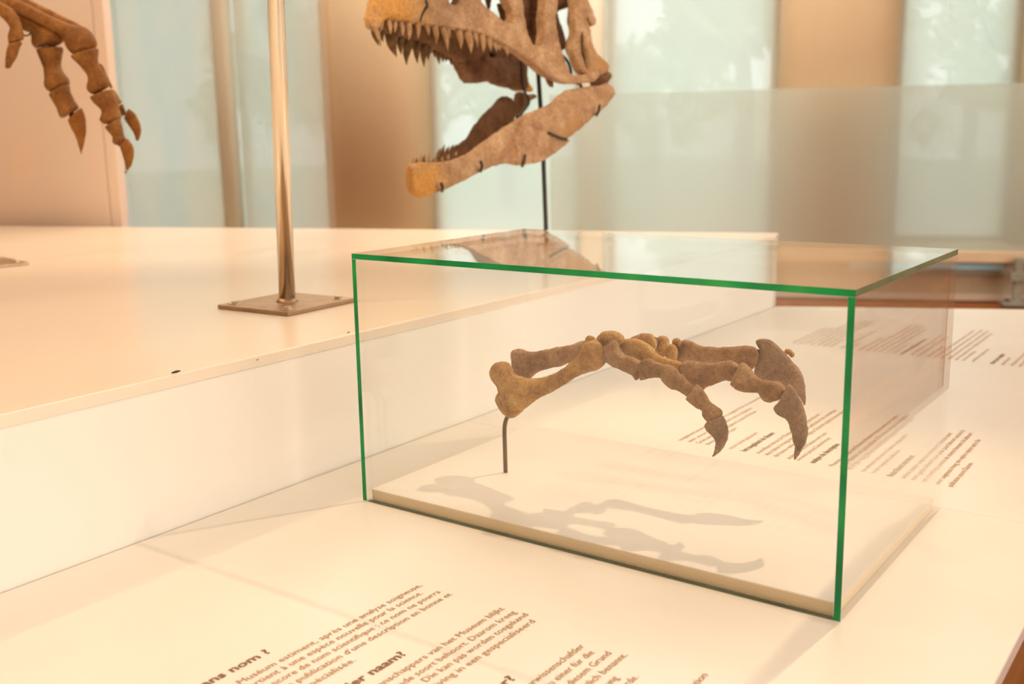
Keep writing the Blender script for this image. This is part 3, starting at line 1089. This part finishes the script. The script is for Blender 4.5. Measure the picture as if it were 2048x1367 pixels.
hb('phalanx', cB, 0.182, [
    [(932, 432, 858, 602), (968, 402, 895, 632), (1015, 440, 955, 662), (1090, 532, 1050, 668), (1150, 570, 1118, 685), (1220, 580, 1150, 735), (1300, 588, 1205, 768), (1350, 615, 1290, 758), (1370, 665, 1335, 728)]], 'bone_brown', 0.72, pit=[(1235, 640, 0.0105, 0.005, 0.012), (1000, 545, 0.009, 0.002, 0.012)])
hb('claw', cB, 0.168, [
    [(1400, 605, 1352, 690), (1450, 648, 1305, 775), (1508, 740, 1257, 828), (1545, 830, 1310, 895), (1568, 920, 1385, 935), (1579, 1010, 1425, 1020), (1572, 1090, 1448, 1110), (1548, 1170, 1460, 1190), (1508, 1250, 1456, 1260), (1460, 1314, 1450, 1319)]], 'claw_brown', [0.6, 0.42, 0.34, 0.34, 0.4, 0.46, 0.5, 0.5, 0.5, 0.5],
   pit=[(1400 + 10 * i, 930 + 33 * i, 0.0045, 0.0016, 0.006) for i in range(10)])
# small wing nut-like lump of bone behind the thumb claw
hb('carpal', cB, 0.345, [], 'bone_ochre', blobs=[(1395, 295, 34, 26, 0.007), (1432, 322, 22, 26, 0.006)])
# dark blobs added to stand in for shade in the joint gaps
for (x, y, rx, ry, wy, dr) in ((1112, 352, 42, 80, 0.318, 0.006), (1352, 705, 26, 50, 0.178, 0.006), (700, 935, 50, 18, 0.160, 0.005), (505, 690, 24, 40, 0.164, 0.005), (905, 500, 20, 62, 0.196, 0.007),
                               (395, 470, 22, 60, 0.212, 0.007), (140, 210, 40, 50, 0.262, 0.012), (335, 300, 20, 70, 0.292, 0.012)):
    hb('joint_shade', cB, wy, [], 'skull_dark', blobs=[(x, y, rx, ry, dr)], amp=0.0004)
rod = [at_y(1011, 934, 0.2), at_y(1010, 900, 0.2), at_y(1009, 860, 0.2), at_y(1011, 843, 0.2), at_y(1016, 832, 0.198), at_y(1026, 822, 0.192)]
b0 = rod[0].copy()
b0.z = 0.0192
rod[0] = b0
tube('mount_rod', smooth_path(rod, 5), 0.0037, M['rod_brown'], hand, 14)


# ------------------------------------------------------------------ steel pole on its plate
def steel_post(cx, cy, ang, half, top_xy, label, zt=2.72):
    root = empty('steel_pole', (cx, cy, PT), label, 'steel pole', 'steel poles')
    R = Matrix.Translation((cx, cy, 0)) @ Matrix.Rotation(ang, 4, 'Z')
    pt = box('base_plate', (-half, -half, PT + 0.0003), (half, half, PT + 0.009), M['plate'], root, 0.0012, R)
    for sx in (-1, 1):
        for sy in (-1, 1):
            p = R @ V((sx * (half - 0.026), sy * (half - 0.026), 0))
            bm = bmesh.new()
            bmesh.ops.create_cone(bm, cap_ends=True, segments=6, radius1=0.0085, radius2=0.0085, depth=0.006)
            bmesh.ops.translate(bm, verts=bm.verts[:], vec=(p.x, p.y, PT + 0.0122))
            v0 = len(bm.verts)
            r = bmesh.ops.create_cone(bm, cap_ends=True, segments=16, radius1=0.0125, radius2=0.0125, depth=0.002)
            bmesh.ops.translate(bm, verts=r['verts'], vec=(p.x, p.y, PT + 0.0095))
            link('bolt', mesh_from_bm(bm, 'bolt'), M['bolt'], root)
    b = V((cx, cy, PT + 0.006))
    t = V((cx + top_xy[0], cy + top_xy[1], zt))
    tube('pole', [b, t], 0.0172, M['steel'], root, 40)
    d = (t - b).normalized()
    tube('weld', [b + d * 0.001, b + d * 0.005, b + d * 0.011], [0.0245, 0.0225, 0.0178], M['plate'], root, 28)
    return root


steel_post(-0.507, 0.316, math.radians(3), 0.102, (0.045, 0.03), 'tall brushed steel pole bolted to the platform left of the glass case')
steel_post(-1.86, 0.36, math.radians(-10), 0.105, (-0.05, -0.05), 'steel pole with bolted base plate at the far left end of the platform')

# ------------------------------------------------------------------ skull on its rod
cS = crop(700, 0, 3.255)


def near_d(px):
    return 2.64 + (px - 740) / 485.0 * 0.62


def far_d(px):
    return 2.70 + (px - 745) / 320.0 * 0.74


def P_near(off=0.0):
    def f(x, y):
        q = cS(x, y)
        return at_d(q[0], q[1], near_d(q[0]) + off)
    return f


def P_far(off=0.0):
    def f(x, y):
        q = cS(x, y)
        return at_d(q[0], q[1], far_d(q[0]) + off)
    return f


RODD = 3.36
rt0 = at_d(1076, 140, RODD)
rt1 = at_d(1092, 455, RODD)
rb = rt0 + (rt1 - rt0) * ((PT - rt0.z) / (rt1.z - rt0.z))
skull = empty('dinosaur_skull', (rb.x, rb.y, PT), 'tan theropod skull with open toothed jaws on a thin black rod', 'skull')


def sfin(bm, name, mat, parent=None, voxel=0.0032, amp=0.0034, freq=32, smooth=3):
    return finish(bm, name, M[mat], parent or skull, voxel, amp, freq, smooth)


def plate(bm, outer, holes, place, thick):
    """flat bone with openings: outline with holes, given real thickness"""
    loops = [outer] + list(holes)
    flat = [[V((x, y, 0)) for x, y in lp] for lp in loops]
    tris = geometry.tessellate_polygon(flat)
    pts = [p for lp in loops for p in lp]
    W = [place(x, y) for x, y in pts]
    e1 = place(pts[0][0] + 100, pts[0][1]) - W[0]
    nrm = e1.cross(V((0, 0, 1))).normalized()
    if nrm.dot(FWD) < 0:
        nrm = -nrm
    a = [bm.verts.new(w - nrm * thick / 2) for w in W]
    b = [bm.verts.new(w + nrm * thick / 2) for w in W]
    for t in tris:
        try:
            bm.faces.new([a[i] for i in t])
            bm.faces.new([b[i] for i in reversed(t)])
        except ValueError:
            pass
    i0 = 0
    for lp in loops:
        n = len(lp)
        for i in range(n):
            p, q = i0 + i, i0 + (i + 1) % n
            try:
                bm.faces.new((a[p], a[q], b[q], b[p]))
            except ValueError:
                pass
        i0 += n


# lower jaw: near ramus
bm = bmesh.new()
loft(bm, [(374, 1130, 376, 1190), (392, 1075, 395, 1250), (440, 1062, 445, 1284), (520, 1060, 520, 1264), (600, 1062, 600, 1240), (700, 1028, 700, 1192), (780, 985, 780, 1152), (860, 925, 870, 1107),
          (950, 860, 990, 1066), (1050, 800, 1110, 1078)], P_near(0.0), [0.9, 0.8, 0.62, 0.45, 0.38, 0.36, 0.36, 0.32, 0.24, 0.2])
loft(bm, [(1000, 830, 1040, 1070), (1050, 800, 1110, 1078), (1130, 750, 1180, 1062), (1180, 730, 1230, 1040)], P_near(0.0), 0.2)
plate(bm, [(1110, 770), (1120, 800), (1160, 835), (1290, 870), (1400, 915), (1430, 892), (1350, 955), (1260, 1028), (1180, 1062), (1080, 1070), (1040, 900)], [], P_near(0.0), 0.045)
dent = sfin(bm, 'dentary', 'jaw_tinted')
bm = bmesh.new()
loft(bm, [(1112, 768, 1130, 800), (1150, 738, 1180, 838), (1230, 708, 1270, 872), (1310, 660, 1360, 905), (1370, 608, 1420, 897), (1450, 580, 1500, 837), (1540, 565, 1580, 762), (1620, 560, 1650, 702),
          (1670, 540, 1695, 645), (1710, 565, 1722, 615)], P_near(-0.004), [0.5, 0.34, 0.26, 0.2, 0.18, 0.18, 0.22, 0.3, 0.5, 0.6])
jawb = sfin(bm, 'rear_jaw_bone', 'skull_tan')
# orange tip cap of the jaw (symphysis), joining both rami
bm = bmesh.new()
loft(bm, [(371, 1130, 376, 1185), (384, 1080, 385, 1230), (400, 1072, 410, 1270), (450, 1075, 455, 1286), (500, 1100, 505, 1272), (530, 1140, 535, 1240)], P_near(-0.004), [1.3, 1.1, 0.95, 0.75, 0.6, 0.5])
tip = sfin(bm, 'jaw_tip', 'jaw_tinted')
# far ramus
bm = bmesh.new()
loft(bm, [(420, 1090, 430, 1200), (500, 1068, 510, 1180), (600, 1020, 620, 1140), (690, 955, 730, 1070), (750, 905, 800, 1010), (800, 825, 860, 985), (860, 755, 920, 945), (915, 700, 970, 905)], P_far(0.0), [0.5, 0.45, 0.4, 0.34, 0.3, 0.26, 0.22, 0.2])
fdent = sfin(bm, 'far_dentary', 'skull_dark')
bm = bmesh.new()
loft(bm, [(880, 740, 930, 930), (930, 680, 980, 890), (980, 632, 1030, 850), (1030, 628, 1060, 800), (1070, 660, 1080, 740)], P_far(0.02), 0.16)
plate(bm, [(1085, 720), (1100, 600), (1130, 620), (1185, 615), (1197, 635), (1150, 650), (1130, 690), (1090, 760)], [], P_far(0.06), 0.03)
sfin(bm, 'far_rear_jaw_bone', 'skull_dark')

# upper jaw: near side (snout, maxilla, cheek), carried on above the frame
bm = bmesh.new()
outer = [(124, 120), (140, 30), (170, -80), (260, -190), (450, -260), (800, -330), (1150, -350), (1180, -220), (1110, -120), (1090, 0), (1105, 100), (1125, 200), (1160, 290), (1205, 312), (1230, 290), (1245, 200), (1238, 90),
         (1255, -60), (1330, -60), (1322, 60), (1315, 150), (1325, 230), (1345, 320), (1375, 410), (1405, 485), (1440, 500), (1520, 492), (1545, 470), (1600, 480), (1570, 525), (1480, 540), (1400, 540),
         (1320, 520), (1268, 495), (1210, 445), (1150, 392), (1080, 348), (1000, 300), (920, 258), (850, 228), (760, 200), (660, 186), (560, 172), (470, 155), (440, 150), (350, 140), (280, 122), (230, 118), (190, 140), (160, 190), (135, 180)]
hole1 = [(612, 10), (640, 40), (680, 30), (692, -15), (670, -50), (625, -40)]
hole2 = [(826, 20), (870, 60), (935, 118), (985, 158), (1020, 160), (1042, 130), (1040, 80), (1010, 20), (985, -30), (940, -120), (850, -130), (815, -50)]
plate(bm, outer, [hole1, hole2], P_near(0.0), 0.034)
loft(bm, [(560, 60, 565, 160), (700, 90, 720, 190), (850, 130, 860, 225), (1000, 210, 990, 290), (1120, 300, 1100, 365), (1230, 350, 1190, 420), (1330, 400, 1270, 490)], P_near(0.006), 0.5)
max_ = sfin(bm, 'maxilla', 'snout_tinted')
bm = bmesh.new()
loft(bm, [(118, 125, 130, 165), (126, 60, 165, 150), (140, -10, 250, 118), (165, -90, 340, 135), (215, -160, 430, 140), (330, -210, 470, 100), (420, -200, 490, 0)], P_near(-0.008), [0.6, 0.6, 0.5, 0.42, 0.36, 0.34, 0.34])
prem = sfin(bm, 'premaxilla', 'snout_tinted')
# crack between premaxilla and maxilla
tube('crack', [P_near(-0.030)(*q) for q in ((492, 0), (500, 22), (497, 45), (480, 65), (470, 88), (462, 118), (460, 140))], [0.003, 0.0045, 0.0055, 0.005, 0.004, 0.003, 0.002], M['black'], prem, 8)
# quadrate / rear cheek bone
bm = bmesh.new()
plate(bm, [(1440, -60), (1500, -60), (1535, 30), (1560, 90), (1580, 130), (1578, 160), (1560, 172), (1545, 150), (1528, 115), (1515, 125), (1540, 200), (1550, 290), (1580, 355), (1630, 395), (1665, 430), (1660, 462), (1610, 490),
           (1545, 500), (1490, 470), (1460, 400), (1432, 330), (1428, 270), (1450, 215), (1440, 140), (1445, 50)], [[(1478, 215), (1500, 210), (1512, 280), (1535, 360), (1548, 430), (1530, 465), (1500, 440), (1482, 360), (1472, 280)]], P_near(0.02), 0.035)
blob(bm, P_near(0.02), 1615, 445, 52, 48, 0.03)
sfin(bm, 'quadrate', 'skull_tan')
bm = bmesh.new()
loft(bm, [(1565, 545, 1580, 572), (1570, 510, 1610, 575), (1590, 480, 1660, 545), (1620, 455, 1692, 505), (1650, 445, 1695, 480)], P_near(0.03), 0.9)
sfin(bm, 'jaw_joint', 'skull_dark')
# inner wall of the quadrate slot
bm = bmesh.new()
plate(bm, [(1450, 210), (1510, 200), (1550, 430), (1530, 470), (1490, 460), (1440, 330)], [], P_near(0.055), 0.02)
sfin(bm, 'quadrate_inner', 'skull_dark')
# far side of the upper jaw: tooth row, palate, far cheek
bm = bmesh.new()
plate(bm, [(150, 120), (175, 190), (240, 225), (320, 245), (420, 265), (500, 305), (570, 345), (640, 380), (700, 400), (800, 390), (860, 330), (900, 270), (700, 180), (420, 100), (250, 60)], [], P_far(0.0), 0.035)
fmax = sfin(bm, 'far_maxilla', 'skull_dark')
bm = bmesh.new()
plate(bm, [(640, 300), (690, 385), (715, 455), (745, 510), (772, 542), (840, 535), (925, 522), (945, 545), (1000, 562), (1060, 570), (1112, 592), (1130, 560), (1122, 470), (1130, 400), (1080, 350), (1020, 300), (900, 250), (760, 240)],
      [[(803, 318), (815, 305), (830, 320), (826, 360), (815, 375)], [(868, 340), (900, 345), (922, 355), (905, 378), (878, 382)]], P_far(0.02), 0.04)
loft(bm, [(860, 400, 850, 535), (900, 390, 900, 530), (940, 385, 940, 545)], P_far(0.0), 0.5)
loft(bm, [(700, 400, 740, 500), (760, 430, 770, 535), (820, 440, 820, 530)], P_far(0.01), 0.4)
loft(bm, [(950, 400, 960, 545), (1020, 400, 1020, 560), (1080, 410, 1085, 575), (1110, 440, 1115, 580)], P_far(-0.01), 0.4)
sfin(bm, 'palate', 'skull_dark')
bm = bmesh.new()
loft(bm, [(1130, 540, 1128, 590), (1150, 530, 1150, 600), (1175, 560, 1180, 595), (1193, 575, 1193, 582)], P_far(0.02), 0.8)
sfin(bm, 'far_jaw_joint', 'skull_orange', voxel=0.003)
# inner bones seen between the cheek bars
bm = bmesh.new()
loft(bm, [(1040, -80, 1110, -80), (1060, 0, 1200, -10), (1090, 60, 1215, 60), (1130, 160, 1215, 150), (1160, 240, 1205, 230), (1180, 300, 1210, 290)], P_near(0.10), 0.5)
sfin(bm, 'braincase', 'skull_dark')
bm = bmesh.new()
loft(bm, [(1190, -80, 1260, -80), (1195, 120, 1255, 110), (1200, 220, 1258, 210), (1205, 300, 1250, 305)], P_near(0.06), 0.5)
sfin(bm, 'ear_bone', 'skull_dark')
bm = bmesh.new()
loft(bm, [(1240, -80, 1450, -80), (1250, 0, 1440, 30), (1250, 60, 1350, 70), (1260, 130, 1355, 130), (1280, 210, 1385, 210), (1310, 290, 1402, 280), (1345, 345, 1395, 320)], P_near(0.12), 0.35)
sfin(bm, 'postorbital', 'skull_dark')
bm = bmesh.new()
plate(bm, [(1010, -40), (1045, -40), (1040, 60), (1035, 140), (1005, 165), (985, 90), (975, 25), (985, 15), (1010, 60)], [], P_near(0.08), 0.03)
loft(bm, [(875, -60, 905, -60), (885, 0, 915, 0), (893, 40, 912, 40), (903, 95, 910, 95)], P_near(0.12), 0.8)
sfin(bm, 'lacrimal', 'skull_dark')
bm = bmesh.new()
loft(bm, [(1262, 495, 1275, 515), (1285, 508, 1300, 560), (1305, 520, 1318, 567), (1318, 535, 1320, 560)], P_near(0.04), 0.6)
sfin(bm, 'cheek_spur', 'skull_dark')
# skull roof above the frame: ties both sides together
bm = bmesh.new()
loft(bm, [(250, -180, 300, -100), (450, -270, 480, -120), (800, -340, 820, -180), (1150, -360, 1160, -200), (1420, -300, 1400, -80), (1530, -120, 1460, -30)], P_near(0.14), [2.0, 2.0, 2.0, 1.8, 1.4, 1.2])
sfin(bm, 'skull_roof', 'skull_tan', voxel=0.006)


# teeth: each one its own curved cone (base x, base y, tip x, tip y, half width)
def tooth(pf, bx, by, tx, ty, w, mat, parent, bow=0.12):
    bm = bmesh.new()
    tx, ty, w = bx + (tx - bx) * 1.12, by + (ty - by) * 1.12, w * 0.86
    L_ = math.hypot(tx - bx, ty - by)
    nx, ny = -(ty - by) / L_, (tx - bx) / L_
    pts, rads = [], []
    for i in range(7):
        t = i / 6
        off = math.sin(t * math.pi) * bow * L_
        pts.append(pf(bx + (tx - bx) * t - nx * off, by + (ty - by) * t - ny * off))
        s = (pf(bx + w, by) - pf(bx, by)).length
        rads.append(max(s * (1 - t ** 1.7) * (0.92 + 0.25 * math.sin(t * 2.6)), 0.0006))
    bm_tube(bm, pts, rads, 8)
    return link('tooth', mesh_from_bm(bm, 'tooth'), M[mat], parent, smooth=True)


pn = P_near(-0.012)
for (bx, by, tx, ty, w) in [(140, 150, 195, 290, 17), (205, 120, 195, 205, 13), (250, 130, 262, 215, 15), (292, 135, 290, 205, 13), (330, 140, 343, 225, 14), (375, 140, 382, 252, 19), (436, 145, 442, 240, 15)]:
    tooth(pn, bx, by, tx, ty, w, 'tooth', prem, 0.06)
for (bx, by, tx, ty, w) in [(493, 150, 510, 225, 14), (548, 165, 560, 275, 17), (600, 175, 632, 315, 18), (635, 185, 648, 245, 10), (702, 190, 720, 305, 20), (758, 200, 785, 332, 23), (808, 215, 828, 298, 15), (856, 225, 866, 330, 18),
                            (898, 245, 915, 325, 16), (935, 280, 955, 332, 11), (965, 295, 975, 325, 9), (1012, 300, 1025, 360, 12)]:
    tooth(pn, bx, by, tx, ty, w, 'tooth', max_, 0.06)
pf2 = P_far(-0.012)
for (bx, by, tx, ty, w) in [(160, 170, 185, 285, 16), (205, 195, 215, 265, 11), (262, 215, 300, 355, 22), (330, 240, 335, 345, 14), (385, 260, 370, 408, 19), (412, 270, 415, 330, 9), (440, 280, 440, 400, 15), (488, 290, 484, 422, 16), (515, 300, 512, 388, 12),
                            (555, 330, 553, 372, 9), (578, 335, 583, 410, 11), (608, 350, 606, 402, 9), (632, 360, 625, 400, 9), (662, 380, 660, 420, 9)]:
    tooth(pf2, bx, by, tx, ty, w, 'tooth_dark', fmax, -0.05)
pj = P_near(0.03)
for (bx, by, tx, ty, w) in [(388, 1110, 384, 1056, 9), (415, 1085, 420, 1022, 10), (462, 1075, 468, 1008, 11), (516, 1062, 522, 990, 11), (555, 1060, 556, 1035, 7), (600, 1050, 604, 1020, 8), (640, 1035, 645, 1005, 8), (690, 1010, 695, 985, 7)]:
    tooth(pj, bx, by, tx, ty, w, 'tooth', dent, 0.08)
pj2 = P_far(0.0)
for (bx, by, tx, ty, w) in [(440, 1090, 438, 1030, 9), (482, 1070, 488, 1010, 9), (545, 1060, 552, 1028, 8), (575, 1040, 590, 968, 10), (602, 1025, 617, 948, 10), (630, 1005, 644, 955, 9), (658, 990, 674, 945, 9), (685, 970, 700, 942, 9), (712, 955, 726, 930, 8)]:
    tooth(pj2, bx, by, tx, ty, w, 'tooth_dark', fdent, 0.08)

# rod, wires and clips that carry the skull
rod_top = at_d(1076, 140, RODD)
tube('support_rod', [V((rb.x, rb.y, PT + 0.002)), at_d(1092, 455, RODD), at_d(1086, 300, RODD), at_d(1081, 212, RODD), rod_top, at_d(1072, 0, RODD), at_d(1068, -60, RODD)], 0.0072, M['black'], skull, 14)
bm = bmesh.new()
bmesh.ops.create_cone(bm, cap_ends=True, segments=28, radius1=0.035, radius2=0.035, depth=0.004)
bmesh.ops.translate(bm, verts=bm.verts[:], vec=(rb.x, rb.y, PT + 0.0028))
link('rod_foot', mesh_from_bm(bm, 'rod_foot'), M['black'], skull)
tube('wire', smooth_path([P_near(0.08)(*q) for q in ((1320, 330), (1360, 345), (1410, 390), (1436, 450), (1440, 500), (1470, 535), (1500, 552), (1512, 600))]), 0.0048, M['black'], skull, 10)
tube('wire', smooth_path([P_far(-0.04)(*q) for q in ((1112, 380), (1118, 450), (1122, 520), (1135, 590), (1166, 660), (1140, 710), (1085, 768))]), 0.004, M['black'], skull, 10)
for (q0, q1, q2) in (((848, 1045), (860, 1080), (852, 1112)), ((1140, 1008), (1132, 1050), (1122, 1080)), ((1622, 682), (1622, 715), (1606, 748)), ((590, 1188), (602, 1215), (600, 1242))):
    tube('clip', smooth_path([P_near(-0.042)(*q0), P_near(-0.042)(*q1), P_near(-0.02)(*q2), P_near(0.02)(*q2)], 4), 0.0042, M['black'], skull, 8)
tube('clip', smooth_path([P_near(-0.040)(*q) for q in ((1290, 862), (1330, 880), (1385, 902), (1408, 905))] + [P_near(-0.01)(1405, 920)], 4), 0.0038, M['black'], skull, 8)

# ------------------------------------------------------------------ arm of the mounted skeleton, upper left
cL = crop(0, 0, 3.694)
arm = empty('dinosaur_forelimb', at_d(-60, 200, 2.85), 'rust brown dinosaur arm with hanging clawed fingers at upper left', 'fossil arm')


def P_d(c, dep):
    return lambda x, y: at_d(*c(x, y), dep)


def ab(name, dep, lofts, thick=0.8, mat='arm_bone', blobs=(), **kw):
    bm = bmesh.new()
    pf = P_d(cL, dep)
    for st in lofts:
        loft(bm, st, pf, thick)
    for b in blobs:
        blob(bm, pf, *b)
    return finish(bm, name, M[mat], arm, voxel=0.0036, amp=0.0016, freq=34, smooth=4, **kw)


ab('metacarpal', 2.86, [[(-330, -260, -390, -60), (-150, -160, -190, 30), (-20, -90, -40, 85), (110, -15, 55, 140), (250, 55, 170, 218), (330, 110, 225, 245), (400, 170, 240, 310), (465, 210, 262, 352), (478, 290, 280, 345)]], 0.6,
   blobs=[(390, 262, 88, 78, 0.032), (275, 300, 40, 48, 0.024)])
ab('metacarpal', 2.83, [[(120, -8, 60, 60), (260, 62, 200, 130), (420, 140, 350, 210), (540, 185, 455, 270), (630, 205, 490, 345), (690, 265, 545, 400), (712, 320, 610, 392), (705, 350, 650, 368)]], 0.7, blobs=[(600, 310, 90, 80, 0.03)])
ab('metacarpal', 2.92, [[(130, -40, 100, 30), (300, 40, 260, 90), (480, 130, 440, 180), (640, 215, 600, 270), (700, 275, 680, 330)]], 0.8)
ab('phalanx', 2.85, [[(278, 368, 462, 348), (300, 425, 452, 410), (326, 495, 444, 480), (334, 560, 462, 530), (332, 620, 502, 588), (346, 658, 505, 622), (380, 682, 455, 640)]])
ab('phalanx', 2.84, [[(364, 694, 505, 622), (390, 742, 520, 690), (425, 795, 558, 760), (440, 850, 578, 795), (455, 872, 545, 815)]])
ab('claw', 2.83, [[(505, 890, 602, 798), (530, 940, 626, 870), (563, 1010, 633, 940), (580, 1080, 622, 1045), (597, 1148, 603, 1148)]], 0.5, 'arm_claw')
ab('phalanx', 2.80, [[(525, 415, 722, 355), (570, 462, 724, 400), (632, 532, 726, 462), (657, 590, 775, 540), (645, 650, 805, 608), (682, 697, 795, 640)]])
ab('phalanx', 2.79, [[(668, 718, 832, 658), (702, 762, 852, 715), (752, 812, 868, 780), (756, 850, 888, 845), (740, 888, 885, 880), (775, 918, 850, 890)]])
ab('phalanx', 2.78, [[(775, 940, 885, 872), (808, 980, 897, 938), (836, 1012, 912, 1000), (834, 1052, 926, 1030), (862, 1072, 908, 1050)]])
ab('claw', 2.77, [[(884, 1080, 940, 1020), (904, 1130, 975, 1075), (924, 1190, 987, 1150), (930, 1240, 966, 1220), (920, 1278, 932, 1278)]], 0.5, 'arm_claw')
ab('phalanx', 2.88, [[(722, 470, 745, 470), (750, 530, 775, 520), (780, 600, 805, 590), (810, 650, 840, 655)]])
ab('phalanx', 2.88, [[(830, 660, 845, 660), (845, 720, 880, 720), (865, 780, 905, 758)]])
ab('phalanx', 2.87, [[(866, 800, 905, 762), (885, 840, 925, 815), (895, 860, 932, 840)]])
ab('claw', 2.86, [[(918, 880, 948, 800), (950, 922, 1003, 850), (985, 975, 1036, 930), (1002, 1015, 1039, 990), (1010, 1045, 1022, 1043)]], 0.5, 'arm_claw')
ab('metacarpal', 2.79, [[(-60, 40, -20, 10), (0, 110, 80, 60), (50, 160, 130, 120), (75, 205, 152, 170), (62, 265, 168, 235), (66, 320, 172, 295)]], 0.7)
ab('claw', 2.78, [[(62, 325, 168, 308), (50, 390, 142, 360), (40, 450, 116, 430), (38, 505, 70, 512)]], 0.4)
tube('wire', smooth_path([at_d(*cL(*q), 2.80) for q in ((160, 255), (185, 262), (212, 258), (228, 238), (232, 215))]), 0.0022, M['black'], arm, 8)
# dark blobs that imitate the shade in the arm's joint gaps
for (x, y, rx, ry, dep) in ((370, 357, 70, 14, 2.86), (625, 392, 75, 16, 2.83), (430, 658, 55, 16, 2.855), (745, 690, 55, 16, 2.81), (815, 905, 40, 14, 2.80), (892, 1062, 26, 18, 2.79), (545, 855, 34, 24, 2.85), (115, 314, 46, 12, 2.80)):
    ab('joint_shade', dep, [], mat='skull_dark', blobs=[(x, y, rx, ry, 0.012)])
